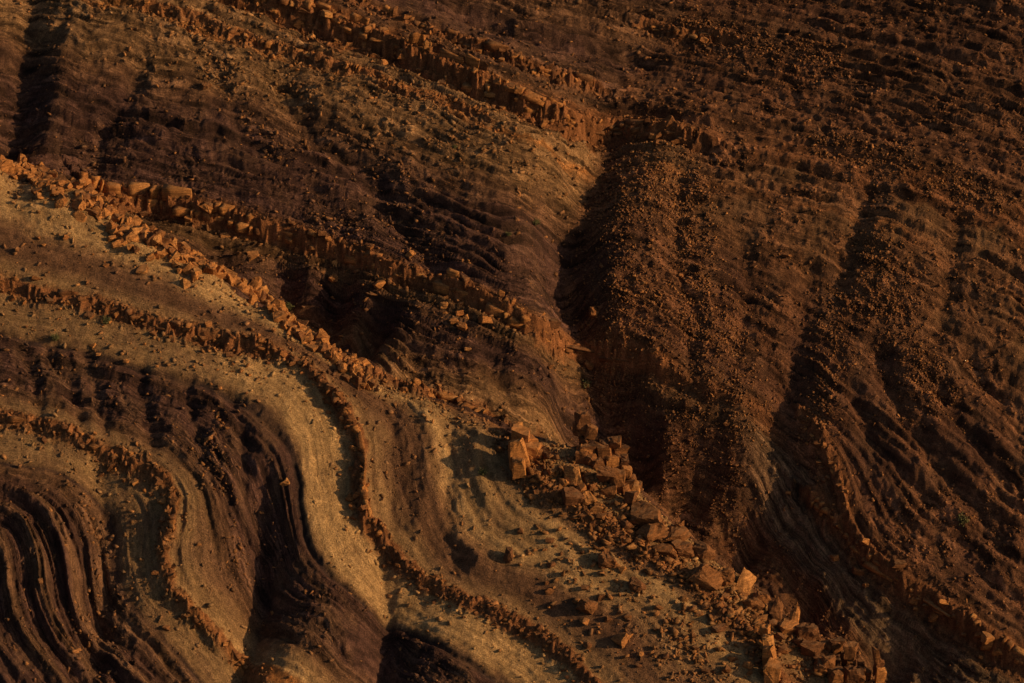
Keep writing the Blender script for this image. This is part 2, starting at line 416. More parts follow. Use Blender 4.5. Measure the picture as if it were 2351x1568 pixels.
LEDGE_TINT = np.zeros(Z.shape)
LEDGES = {                        # name: sketch line, scarp height, fin height
    'cliff': ([(520, -25), (620, 8), (720, 42), (810, 78), (900, 112), (1000, 155), (1100, 196), (1200, 236), (1280, 268), (1345, 296)], 2.1, 0.0),
    'cliff_shaded': ([(1345, 296), (1420, 300), (1520, 300), (1600, 318)], 1.3, 0.0),
    'upper': ([(820, 8), (900, 42), (980, 70), (1060, 98), (1130, 118), (1200, 150), (1290, 182), (1370, 205)], 0.9, 0.0),
    'thin': ([(330, 12), (450, 42), (545, 86), (640, 108), (720, 132), (800, 158), (860, 172)], 0.7, 0.0),
    'thin_low': ([(880, 196), (980, 222), (1060, 240), (1110, 262)], 0.6, 0.0),
    'middle': ([(195, 438), (260, 460), (330, 462), (400, 478), (480, 494), (560, 518), (640, 545), (740, 572), (830, 602), (930, 636), (1000, 652), (1100, 692), (1180, 732), (1272, 792)], 1.1, 0.1),
    'middle_shaded': ([(1272, 792), (1350, 812), (1450, 828), (1530, 850)], 0.8, 0.0),
    'crest_ledge': ([(850, 866), (920, 886), (980, 905), (1040, 925), (1115, 952)], 0.8, 0.2),
    'near': ([(-40, 645), (0, 652), (100, 682), (200, 698), (350, 745), (450, 768), (600, 802), (650, 822)], 0.9, 0.1),
    'near_fin': ([(650, 822), (690, 835), (740, 885), (785, 945), (818, 1000), (828, 1060), (822, 1130), (838, 1190), (875, 1245)], 0.3, 1.0),
    'near_low': ([(875, 1245), (960, 1330), (1050, 1378), (1130, 1402), (1200, 1440), (1280, 1490), (1360, 1568)], 0.2, 0.45),
    'inner': ([(-40, 955), (0, 962), (60, 972), (150, 996), (190, 1018), (250, 1050), (330, 1080), (370, 1110)], 0.8, 0.2),
    'inner_fin': ([(370, 1110), (396, 1150), (386, 1220), (372, 1290), (390, 1360), (440, 1420)], 0.25, 0.6),
    'inner_low': ([(440, 1420), (480, 1452), (530, 1500), (600, 1568)], 0.3, 0.4),
    'spine': ([(1195, 1085), (1260, 1135), (1330, 1185), (1400, 1215), (1460, 1265), (1560, 1320), (1700, 1440), (1760, 1510), (1790, 1568)], 0.2, 0.4),
    'far_low': ([(1860, 1150), (1920, 1210), (1990, 1290), (2060, 1342), (2150, 1402), (2260, 1470), (2360, 1535)], 1.2, 0.2),
    'far_rise': ([(1840, 955), (1885, 1030), (1925, 1110), (1942, 1190)], 0.6, 0.3),
    'far_top': ([(1480, 60), (1560, 78), (1660, 88)], 0.8, 0.0),
}
for name, (pts, h, fin) in LEDGES.items():
    W = to_world(pts)
    d, sd = line_dist(W)
    ix = slice(*np.searchsorted(GX, (W[:, 0].min() - 6, W[:, 0].max() + 6)))
    iy = slice(*np.searchsorted(GY, (W[:, 1].min() - 6, W[:, 1].max() + 6)))
    d = MY[iy] @ d @ MX[ix].T
    s2 = MY[iy] @ sd @ MX[ix].T + 0.34 * n2[iy, ix] + 0.16 * n3[iy, ix]
    near = np.exp(-(d / 3.0) ** 2) * np.clip(0.9 + 0.6 * n1[iy, ix], 0.3, 1.4)
    prof = (1 / (1 + np.exp(-np.clip(s2 / 0.10, -40, 40))) - 0.5) * np.exp(-np.abs(s2) / (1.2 + 0.5 * h))
    fine[iy, ix] += near * (h * prof + fin * np.exp(-(s2 / 0.55) ** 2))
    rough = np.exp(-(s2 / (0.5 + 0.3 * h)) ** 2) * near
    fine[iy, ix] += rough * 0.45 * (np.abs(n3[iy, ix]) - 0.3) * min(1.0, h + fin)
    LEDGE_TINT[iy, ix] = np.maximum(LEDGE_TINT[iy, ix], np.exp(-((s2 - 0.15) / (0.3 + 0.22 * h)) ** 2) * sstep(1.6, 0.8, d))
core = sstep(75, 55, np.abs(X)) * sstep(70, 50, np.abs(Y))
Z = Z + fine * core

# ------------------------------------------------------------------ bed colours (rock albedo)
PALE = (.43, .264, .114); TAN = (.27, .153, .070); OLIVE = (.215, .120, .055); BROWN = (.155, .079, .041); PURPLE = (.088, .044, .032); DARK = (.05, .03, .024); ORANGE = (.36, .15, .045); RUST = (.22, .09, .035)
RAMP_A = [(-60, PURPLE), (-33.5, PURPLE), (-33, BROWN), (-32.3, PURPLE), (-30.6, PURPLE), (-30, BROWN), (-29.2, PURPLE), (-27.7, PURPLE), (-27.2, BROWN), (-26.4, PURPLE), (-24.6, BROWN), (-24.1, DARK), (-23.7, TAN), (-22.5, PALE), (-20.7, PALE), (-20.4, ORANGE), (-19.6, ORANGE), (-19.3, PALE), (-18.3, TAN), (-17.6, BROWN), (-16.5, PURPLE), (-13.2, PURPLE), (-12.35, PURPLE), (-12.15, DARK), (-11.9, DARK), (-11.7, TAN), (-11.2, PALE), (-8.7, PALE), (-8.4, RUST), (-7.8, RUST), (-7.5, PALE), (-6.6, TAN), (-5.8, BROWN), (-4.6, BROWN), (-4.0, TAN), (-3.4, PALE), (-1.2, PALE), (-0.9, TAN), (0, RUST), (0.8, TAN), (1.6, PALE), (6, TAN), (30, TAN)]
RAMP_B = [(-60, PURPLE), (-24.5, PURPLE), (-24.2, RUST), (-23.8, TAN), (-22.8, OLIVE), (-21.8, BROWN), (-21, PURPLE), (-19.6, PURPLE), (-18.6, BROWN), (-17.6, OLIVE), (-16.6, OLIVE), (-16.3, RUST), (-15.7, RUST), (-15.4, BROWN), (-14.5, PURPLE), (-8.5, PURPLE), (-6.8, BROWN), (-5.6, OLIVE), (-3, TAN), (-2.5, ORANGE), (-2.2, TAN), (-0.6, TAN), (-0.2, RUST), (1.2, RUST), (1.8, BROWN), (4, PURPLE), (6, BROWN), (9, BROWN), (12, PURPLE), (40, BROWN)]


def ramp(R, S):
    xs = [r[0] for r in R]
    return np.stack([np.interp(S, xs, [r[1][c] for r in R]) for c in range(3)], -1)


wob = 0.45 * n1 + 0.22 * n2 + 0.08 * n3
colA = ramp(RAMP_A, sa + wob * 0.75)
colB = ramp(RAMP_B, sb + wob * 1.5)
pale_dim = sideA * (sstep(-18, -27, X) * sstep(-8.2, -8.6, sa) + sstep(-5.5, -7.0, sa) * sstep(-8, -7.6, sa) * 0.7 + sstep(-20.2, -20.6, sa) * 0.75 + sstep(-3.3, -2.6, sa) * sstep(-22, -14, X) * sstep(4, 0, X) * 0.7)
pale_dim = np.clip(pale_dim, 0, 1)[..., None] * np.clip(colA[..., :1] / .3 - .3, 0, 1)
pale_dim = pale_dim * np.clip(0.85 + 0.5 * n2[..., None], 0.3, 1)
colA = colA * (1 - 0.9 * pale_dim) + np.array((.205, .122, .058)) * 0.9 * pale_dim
scree_c = np.array((.195, .085, .040))
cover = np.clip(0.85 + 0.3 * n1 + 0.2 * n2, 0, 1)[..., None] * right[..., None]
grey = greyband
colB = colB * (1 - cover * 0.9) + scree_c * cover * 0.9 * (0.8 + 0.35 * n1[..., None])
colB = colB * (1 - 0.8 * grey[..., None]) + np.array((.22, .143, .082)) * 0.8 * grey[..., None]
# the lower right of the near spur is brown earth with pale drifts
lowr = sstep(4, 12, X) * sideA * sstep(-1.0, -3.5, sa) * sstep(-7.8, -6.5, sa)
earth = np.clip(0.3 + 1.1 * n1, 0, 1)[..., None]
colA = colA * (1 - 0.75 * lowr[..., None]) + (np.array(TAN) * earth + np.array(BROWN) * (1 - earth)) * 0.75 * lowr[..., None]
def beds_1d(w, seed):
    c = 0.6 * noise(w / 0.30, w * 0 + 0.5, seed) + 0.5 * noise(w / 0.8, w * 0 + 2.5, seed + 1)
    thin = sstep(0.16, 0.40, noise(w / 0.22, w * 0 + 4.5 + 0.15 * X, seed + 2)) * np.clip(0.6 + noise(X / 3.0 - Y / 4, w / 1.2, seed + 3), 0, 1)
    return c, thin


bedA, thinA = beds_1d(wA, 91)
bedB, thinB = beds_1d(wB, 95)
pur = np.clip(purpleA, 0, 1)
fine_lam = 1 + sideA * (0.5 * bedA * (0.3 + pur) + 0.18 * stA) + (1 - sideA) * (0.62 * bedB + 0.30 * stB)
fine_lam = np.clip(fine_lam, 0.35, 1.8) * (1 - 0.5 * thinA * sideA * (0.35 + 0.65 * pur)) * (1 - 0.68 * thinB * (1 - sideA))
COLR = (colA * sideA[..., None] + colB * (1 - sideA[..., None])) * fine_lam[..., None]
COLR *= (1 + 0.18 * n2 + 0.15 * n3)[..., None]
pale_m = np.clip(COLR[..., :1] / .26 - .6, 0, 1) * sideA[..., None]
wash = np.clip(0.9 * stretched + 0.5 * n1 - 0.05, 0, 0.55)[..., None]          # dust washed down the slope
wash = wash * (1 - 0.75 * pale_m) * (0.5 + 0.5 * sideA[..., None])
COLR = COLR * (1 - wash) + np.array((.17, .09, .05)) * wash
stain = np.clip(0.8 * fbm(X / 2.4, Y / 3.6, 3, 141), 0, 0.6)[..., None]
stain = stain * (1 - 0.7 * pale_m) * (0.45 + 0.4 * sideA[..., None])
COLR = COLR * (1 - stain) + np.array((.16, .088, .047)) * stain
COLR = COLR * (1 - 0.85 * LEDGE_TINT[..., None]) + np.array(RUST) * 1.15 * (1 + 0.5 * n3[..., None]) * 0.85 * LEDGE_TINT[..., None]
COLR = np.clip(COLR * np.array((1.0, 0.925, 0.87)), 0.008, 0.8)


BED = np.where(csd < 0.1, wA, wB)
BED_AMT = sideA * (0.28 + 0.62 * pur) + (1 - sideA) * (0.95 - 0.10 * right)
BED_AMT = np.clip(BED_AMT * np.clip(0.75 + 0.5 * n1 + 0.3 * n2, 0.25, 1.2) * (1 - 0.7 * LEDGE_TINT), 0, 1)

# ------------------------------------------------------------------ materials
def new_mat(name):
    m = bpy.data.materials.new(name)
    m.use_nodes = True
    nt = m.node_tree
    b = nt.nodes["Principled BSDF"]
    b.inputs["Roughness"].default_value = 0.95
    b.inputs["Specular IOR Level"].default_value = 0.12
    return m, nt, b


def nd(nt, t, **kw):
    n = nt.nodes.new(t)
    for k, v in kw.items():
        setattr(n, k, v)
    return n


def tex(nt, scale, detail, rough=0.6, vec=None):
    n = nd(nt, "ShaderNodeTexNoise")
    n.inputs["Scale"].default_value = scale
    n.inputs["Detail"].default_value = detail
    n.inputs["Roughness"].default_value = rough
    if vec is not None:
        nt.links.new(vec, n.inputs["Vector"])
    return n


def rng_map(nt, src, a, b, lo, hi):
    m = nd(nt, "ShaderNodeMapRange")
    m.inputs[1].default_value = a; m.inputs[2].default_value = b
    m.inputs[3].default_value = lo; m.inputs[4].default_value = hi
    nt.links.new(src, m.inputs[0])
    return m.outputs[0]


def mul_col(nt, a, f):
    m = nd(nt, "ShaderNodeVectorMath", operation='SCALE')
    nt.links.new(a, m.inputs[0]); nt.links.new(f, m.inputs["Scale"])
    return m.outputs[0]


def ground_material():
    m, nt, b = new_mat("bedded_ground")
    at = nd(nt, "ShaderNodeAttribute", attribute_name="bed_colour")
    tc = nd(nt, "ShaderNodeTexCoord")
    a = tex(nt, 2.2, 6, 0.7, tc.outputs["Object"])
    g = tex(nt, 9.0, 4, 0.75, tc.outputs["Object"])
    f1 = rng_map(nt, a.outputs["Fac"], 0.25, 0.75, 0.62, 1.38)
    f2 = rng_map(nt, g.outputs["Fac"], 0.3, 0.7, 0.4, 1.6)
    # thin beds: noise that varies fast across the bedding and slowly along it
    bed = nd(nt, "ShaderNodeAttribute", attribute_name="bed")
    amt = nd(nt, "ShaderNodeAttribute", attribute_name="bed_amount")
    sep = nd(nt, "ShaderNodeSeparateXYZ"); nt.links.new(tc.outputs["Object"], sep.inputs[0])
    wp = tex(nt, 1.6, 4, 0.65, tc.outputs["Object"])
    wsum = nd(nt, "ShaderNodeMath", operation='MULTIPLY_ADD')
    nt.links.new(wp.outputs["Fac"], wsum.inputs[0]); wsum.inputs[1].default_value = 0.4
    nt.links.new(bed.outputs["Fac"], wsum.inputs[2])

    def layer(kb, ka, detail):
        cv = nd(nt, "ShaderNodeCombineXYZ")
        for src, k, i in ((wsum.outputs[0], kb, 0), (sep.outputs["X"], ka, 1), (sep.outputs["Y"], ka, 2)):
            mm = nd(nt, "ShaderNodeMath", operation='MULTIPLY')
            nt.links.new(src, mm.inputs[0]); mm.inputs[1].default_value = k
            nt.links.new(mm.outputs[0], cv.inputs[i])
        return tex(nt, 1.0, detail, 0.6, cv.outputs[0])
    l1, l2 = layer(3.2, 0.30, 2), layer(8.5, 0.55, 3)

    def faded(fac, lo, hi, c0, c1):
        v = rng_map(nt, fac, lo, hi, c0, c1)
        m1 = nd(nt, "ShaderNodeMath", operation='SUBTRACT'); nt.links.new(v, m1.inputs[0]); m1.inputs[1].default_value = 1.0
        m2 = nd(nt, "ShaderNodeMath", operation='MULTIPLY_ADD')
        nt.links.new(m1.outputs[0], m2.inputs[0]); nt.links.new(amt.outputs["Fac"], m2.inputs[1]); m2.inputs[2].default_value = 1.0
        return m2.outputs[0]
    c = mul_col(nt, mul_col(nt, at.outputs["Color"], f1), f2)
    c = mul_col(nt, mul_col(nt, c, faded(l1.outputs["Fac"], 0.36, 0.60, 0.42, 1.4)), faded(l2.outputs["Fac"], 0.38, 0.60, 0.45, 1.35))
    nt.links.new(c, b.inputs["Base Color"])
    hh = nd(nt, "ShaderNodeMath", operation='MULTIPLY_ADD')
    hm = nd(nt, "ShaderNodeMath", operation='MULTIPLY')
    hs_ = nd(nt, "ShaderNodeMath", operation='ADD')
    nt.links.new(l1.outputs["Fac"], hs_.inputs[0]); nt.links.new(l2.outputs["Fac"], hs_.inputs[1])
    nt.links.new(hs_.outputs[0], hm.inputs[0]); nt.links.new(amt.outputs["Fac"], hm.inputs[1])
    nt.links.new(hm.outputs[0], hh.inputs[0]); hh.inputs[1].default_value = 1.5
    nt.links.new(g.outputs["Fac"], hh.inputs[2])
    bp = nd(nt, "ShaderNodeBump")
    bp.inputs["Strength"].default_value = 1.0
    bp.inputs["Distance"].default_value = 0.2
    nt.links.new(hh.outputs[0], bp.inputs["Height"])
    nt.links.new(bp.outputs[0], b.inputs["Normal"])
    return m


def stone_material(name, cols, island=False, scale=3.0):
    m, nt, b = new_mat(name)
    tc = nd(nt, "ShaderNodeTexCoord")
    cr = nd(nt, "ShaderNodeAttribute", attribute_name="stone_colour") if cols is None else nd(nt, "ShaderNodeValToRGB")
    el = [] if cols is None else cr.color_ramp.elements
    cols_ = cols or []
    while len(el) < len(cols_):
        el.new(0.5)
    for i, c in enumerate(cols_):
        el[i].position = i / (len(cols_) - 1)
        el[i].color = (*c, 1)
    if island:
        r = nd(nt, "ShaderNodeNewGeometry").outputs["Random Per Island"]
    else:
        r = nd(nt, "ShaderNodeObjectInfo").outputs["Random"]
    if cols:
        nt.links.new(r, cr.inputs[0])
    geo = nd(nt, "ShaderNodeNewGeometry")
    a = tex(nt, scale, 5, 0.7, geo.outputs["Position"])
    g = tex(nt, scale * 4, 4, 0.75, geo.outputs["Position"])
    f1 = rng_map(nt, a.outputs["Fac"], 0.25, 0.75, 0.6, 1.4)
    f2 = rng_map(nt, g.outputs["Fac"], 0.25, 0.75, 0.55, 1.45)
    mp = nd(nt, "ShaderNodeMapping")
    mp.inputs["Scale"].default_value = (0.8, 0.8, 9.0)
    mp.inputs["Rotation"].default_value = (0.2, 0.35, 0)
    nt.links.new(geo.outputs["Position"], mp.inputs["Vector"])
    bd = tex(nt, 1.4, 3, 0.6, mp.outputs[0])
    f3 = rng_map(nt, bd.outputs["Fac"], 0.35, 0.6, 0.6, 1.15)
    body = mul_col(nt, mul_col(nt, mul_col(nt, cr.outputs[0], f1), f2), f3)
    sx = nd(nt, "ShaderNodeSeparateXYZ")
    nt.links.new(geo.outputs["True Normal"], sx.inputs[0])
    dust = nd(nt, "ShaderNodeMath", operation='MULTIPLY')
    nt.links.new(rng_map(nt, sx.outputs["Z"], 0.8, 0.98, 0.0, 0.55), dust.inputs[0])
    nt.links.new(rng_map(nt, a.outputs["Fac"], 0.4, 0.6, 0.0, 1.0), dust.inputs[1])
    mx = nd(nt, "ShaderNodeMix", data_type='RGBA')
    nt.links.new(dust.outputs[0], mx.inputs[0])
    nt.links.new(body, mx.inputs[6])
    mx.inputs[7].default_value = (.21, .125, .062, 1)
    nt.links.new(mx.outputs[2], b.inputs["Base Color"])
    bp = nd(nt, "ShaderNodeBump")
    bp.inputs["Strength"].default_value = 0.8
    bp.inputs["Distance"].default_value = 0.08
    nt.links.new(g.outputs["Fac"], bp.inputs["Height"])
    nt.links.new(bp.outputs[0], b.inputs["Normal"])
    return m


M_GROUND = ground_material()
M_ROCK = stone_material("orange_sandstone", [(.28, .105, .032), (.40, .16, .046), (.34, .135, .042), (.43, .19, .06)])
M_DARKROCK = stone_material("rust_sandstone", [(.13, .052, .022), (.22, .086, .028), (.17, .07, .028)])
M_SCREE = stone_material("scree_stones", None, True, 5.0)

# ------------------------------------------------------------------ terrain meshes


def grid_object(name, facemask, label):
    ny, nx = Z.shape
    idx = np.arange(ny * nx).reshape(ny, nx)
    q = np.stack([idx[:-1, :-1], idx[:-1, 1:], idx[1:, 1:], idx[1:, :-1]], -1)[facemask]
    used = np.zeros(ny * nx, bool); used[q.ravel()] = True
    new = np.cumsum(used) - 1
    q = new[q]
    co = np.stack([X.ravel()[used], Y.ravel()[used], Z.ravel()[used]], -1).astype(np.float32)
    me = bpy.data.meshes.new(name)
    me.vertices.add(len(co)); me.vertices.foreach_set("co", co.ravel())
    me.loops.add(q.size); me.loops.foreach_set("vertex_index", q.ravel().astype(np.int32))
    me.polygons.add(len(q))
    me.polygons.foreach_set("loop_start", np.arange(0, q.size, 4, dtype=np.int32))
    me.polygons.foreach_set("use_smooth", np.ones(len(q), bool))
    me.update(calc_edges=True)
    c = np.ones((len(co), 4), np.float32); c[:, :3] = COLR.reshape(-1, 3)[used]
    at = me.attributes.new("bed_colour", 'FLOAT_COLOR', 'POINT')
    at.data.foreach_set("color", c.ravel())
    for nm, arr in (("bed", BED), ("bed_amount", BED_AMT)):
        me.attributes.new(nm, 'FLOAT', 'POINT').data.foreach_set("value", arr.ravel()[used].astype(np.float32))
    me.materials.append(M_GROUND)
    o = bpy.data.objects.new(name, me)
    o["kind"] = "structure"; o["label"] = label
    COL.objects.link(o)
    return o


fa = (csd[:-1, :-1] < 0.9)
fr = (gsd[:-1, :-1] > 0) & ~fa
grid_object("near_hillside", fa, "near spur of folded pale and purple beds under a rubble crest")
grid_object("middle_hillside", ~fa & ~fr, "middle slope of purple shale with orange ledges left of the gully")
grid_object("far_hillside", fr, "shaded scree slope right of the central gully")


def ground_z(x, y):
    return bilin(Z, GX, GY, np.asarray(x, float), np.asarray(y, float))


def ground_n(x, y, e=0.5):
    gx = (ground_z(x + e, y) - ground_z(x - e, y)) / (2 * e)
    gy = (ground_z(x, y + e) - ground_z(x, y - e)) / (2 * e)
    n = np.stack([-gx, -gy, np.ones_like(gx)], -1)
    return n / np.linalg.norm(n, axis=-1, keepdims=True)


def fhit(px, py):
    return hit(Z, GX, GY, np.atleast_1d(px), np.atleast_1d(py), 0.3)


# ------------------------------------------------------------------ rock shapes
def hull_mesh(name, pts, mat, cuts=0, rough=0.0, seed=0, unit=False):
    bm = bmesh.new()
    for p in pts:
        bm.verts.new(p)
    r = bmesh.ops.convex_hull(bm, input=bm.verts)
    bmesh.ops.delete(bm, geom=[v for v in bm.verts if not v.link_faces], context='VERTS')
    bmesh.ops.dissolve_limit(bm, angle_limit=math.radians(9), verts=bm.verts, edges=bm.edges)
    if cuts:
        bmesh.ops.triangulate(bm, faces=bm.faces)
        bmesh.ops.subdivide_edges(bm, edges=bm.edges, cuts=cuts, use_grid_fill=True)
        bmesh.ops.triangulate(bm, faces=bm.faces)
        lr = np.random.default_rng(seed)
        for v in bm.verts:
            p = np.array(v.co)
            n = noise(np.array([p[0] * 2.3 + p[2]]), np.array([p[1] * 2.3 - p[2] * 1.7]), seed)[0]
            n2 = noise(np.array([p[0] * 6 + p[2] * 3]), np.array([p[1] * 6 - p[2] * 4]), seed + 9)[0] + 0.5 * abs(noise(np.array([p[2] * 11 + p[0]]), np.array([p[1] * 4]), seed + 5)[0])
            v.co += v.normal * rough * (n + 0.6 * n2) + Vector(lr.normal(0, rough * 0.12, 3))
    bmesh.ops.recalc_face_normals(bm, faces=bm.faces)
    me = bpy.data.meshes.new(name)
    bm.to_mesh(me); bm.free()
    if unit:
        c = np.zeros(len(me.vertices) * 3); me.vertices.foreach_get("co", c); c = c.reshape(-1, 3)
        c = (c - (c.max(0) + c.min(0)) / 2) / (c.max(0) - c.min(0))
        me.vertices.foreach_set("co", c.ravel().astype(np.float32)); me.update()
    me.materials.append(mat)
    return me


def block_pts(r, jit=0.16, cham=0.25):
    """corners of a broken box of unit size"""
    pts = []
    for sx in (-1, 1):
        for sy in (-1, 1):
            for sz in (-1, 1):
                c = np.array([sx, sy, sz]) * 0.5 * (1 + r.normal(0, jit, 3))
                k = r.random()
                if k < 0.45:
                    pts.append(c)
                else:
                    for a in range(3):
                        q = c.copy(); q[a] *= 1 - cham * r.uniform(0.4, 1.8); pts.append(q)
    return np.array(pts)


def shard_pts(r):
    n = r.integers(12, 19)
    p = r.normal(0, 1, (n, 3)); p /= np.linalg.norm(p, axis=1)[:, None]
    p *= r.uniform(0.36, 0.58, (n, 1))
    return p * np.array([1.0, r.uniform(.6, 1), r.uniform(.45, .85)])


BLOCKS = [hull_mesh("rock_block", block_pts(np.random.default_rng(100 + i), 0.2, 0.45), M_ROCK, 2, 0.07, i) for i in range(14)]
BLOCKS_D = [hull_mesh("rock_block", block_pts(np.random.default_rng(150 + i), 0.2, 0.45), M_DARKROCK, 2, 0.07, i) for i in range(14)]
BOULDERS = [hull_mesh("boulder", block_pts(np.random.default_rng(200 + i), 0.2, 0.5) if i % 3 == 0 else shard_pts(np.random.default_rng(200 + i)) * 1.12, M_ROCK, 4, 0.06, i, True) for i in range(14)]
BOULDERS_D = [m.copy() for m in BOULDERS]
for m in BOULDERS_D:
    m.materials.clear(); m.materials.append(M_DARKROCK)
STONES = [hull_mesh("stone", shard_pts(np.random.default_rng(300 + i)), M_ROCK, 1, 0.03, i, True) for i in range(12)]
STONES_D = [m.copy() for m in STONES]
for m in STONES_D:
    m.materials.clear(); m.materials.append(M_DARKROCK)


def frame_matrix(loc, xdir, zdir, dims, jitter=(0, 0, 0)):
    x = Vector(xdir).normalized(); z = Vector(zdir)
    z = (z - x * z.dot(x)).normalized(); y = z.cross(x)
    R = Matrix((x, y, z)).transposed() @ Euler(jitter).to_matrix()
    return Matrix.Translation(Vector(loc)) @ R.to_4x4() @ Matrix.Diagonal((*dims, 1))


def part(name, mesh, parent, M):
    o = bpy.data.objects.new(name, mesh)
    COL.objects.link(o)
    o.parent = parent
    o.matrix_parent_inverse = Matrix.Identity(4)
    o.matrix_basis = parent.matrix_basis.inverted() @ M
    return o


def thing(name, label, cat, loc, group=None):
    e = bpy.data.objects.new(name, None)
    e.empty_display_size = 0.5
    e.location = loc
    e.matrix_basis = Matrix.Translation(Vector(loc))
    e["label"] = label; e["category"] = cat
    if group:
        e["group"] = group
    COL.objects.link(e)
    return e


# ------------------------------------------------------------------ ledges of jointed blocks
def ledge(line, label, width, height, depth, rows=1, gap=0.06, mess=0.12, dark=False, cap=290, spread=0.0, sink=0.3, skip=0.0):
    q = poly(line, max(8, int(np.sum(np.linalg.norm(np.diff(np.array(line, float), axis=0), axis=1)) / 6)))
    W = fhit(q[:, 0], q[:, 1])
    jump = np.linalg.norm(np.diff(W, axis=0), axis=1)
    W[:, 2] = ground_z(W[:, 0], W[:, 1])
    ker = np.ones(5) / 5
    Ws = np.stack([np.convolve(np.pad(W[:, c], 2, 'edge'), ker, 'valid') for c in range(3)], 1)
    s = np.concatenate([[0], np.cumsum(np.linalg.norm(np.diff(Ws, axis=0), axis=1))])
    e = thing("rock_ledge", label, "rock ledge", Ws[len(Ws) // 2])
    n = 0
    for row in range(rows):
        p = rng.uniform(0, width)
        while p < s[-1] and n < cap:
            w = width * min(1.7, math.exp(rng.normal(-0.1, 0.45)))
            c = p + w / 2
            p += w * (1 + gap)
            if rng.random() < skip:
                continue
            loc = np.array([np.interp(c, s, Ws[:, k]) for k in range(3)])
            a = np.array([np.interp(c - 0.8, s, Ws[:, k]) for k in range(3)]); b = np.array([np.interp(c + 0.8, s, Ws[:, k]) for k in range(3)])
            t = b - a
            if np.linalg.norm(t) < 1e-6:
                continue
            t /= np.linalg.norm(t)
            side = np.array([-t[1], t[0], 0]); side /= max(np.linalg.norm(side), 1e-6)
            off = side * (rng.normal(-0.45 * spread, spread) if spread > 0.4 else rng.normal(0, spread)) + side * rng.normal(0, 0.16) * depth
            h = (height if spread > 0.4 else height / rows) * math.exp(rng.normal(0, 0.36)); d = depth * math.exp(rng.normal(0, 0.25))
            loc = loc + off
            if spread > 0.2:
                loc[2] = ground_z(loc[0], loc[1])
            zc = loc[2] + (0.16 * height if spread > 0.4 else (row + 0.5) * height / rows - height * sink - 0.15)
            meshes = BLOCKS_D if (dark if isinstance(dark, bool) else rng.random() < dark) else BLOCKS
            nrm = np.array([0, -0.25, 1.0])
            M = frame_matrix((loc[0], loc[1], zc), t, nrm, (w * 1.04, d, h * 1.12), rng.normal(0, mess, 3))
            part("rock_block", meshes[rng.integers(len(meshes))], e, M)
            n += 1
    return e


def cube_template(n):
    idx = {}; vs = []; fs = []
    def vid(p):
        if p not in idx:
            idx[p] = len(vs); vs.append(p)
        return idx[p]
    for ax in range(3):
        for side in (0, n):
            for i in range(n):
                for j in range(n):
                    q = []
                    for a_, b_ in ((i, j), (i + 1, j), (i + 1, j + 1), (i, j + 1)):
                        p = [0, 0, 0]; p[ax] = side; p[(ax + 1) % 3] = a_; p[(ax + 2) % 3] = b_
                        q.append(vid(tuple(p)))
                    fs.append(q if side else q[::-1])
    v = np.array(vs, float) / n
    e = np.abs(v - 0.5) * 2
    k = np.prod(np.sort(e, axis=1)[:, 1:], axis=1)          # near edges and corners
    return v, fs, k


TV, TF, TK = cube_template(3)
LOOPS = np.array(TF).ravel().astype(np.int32)


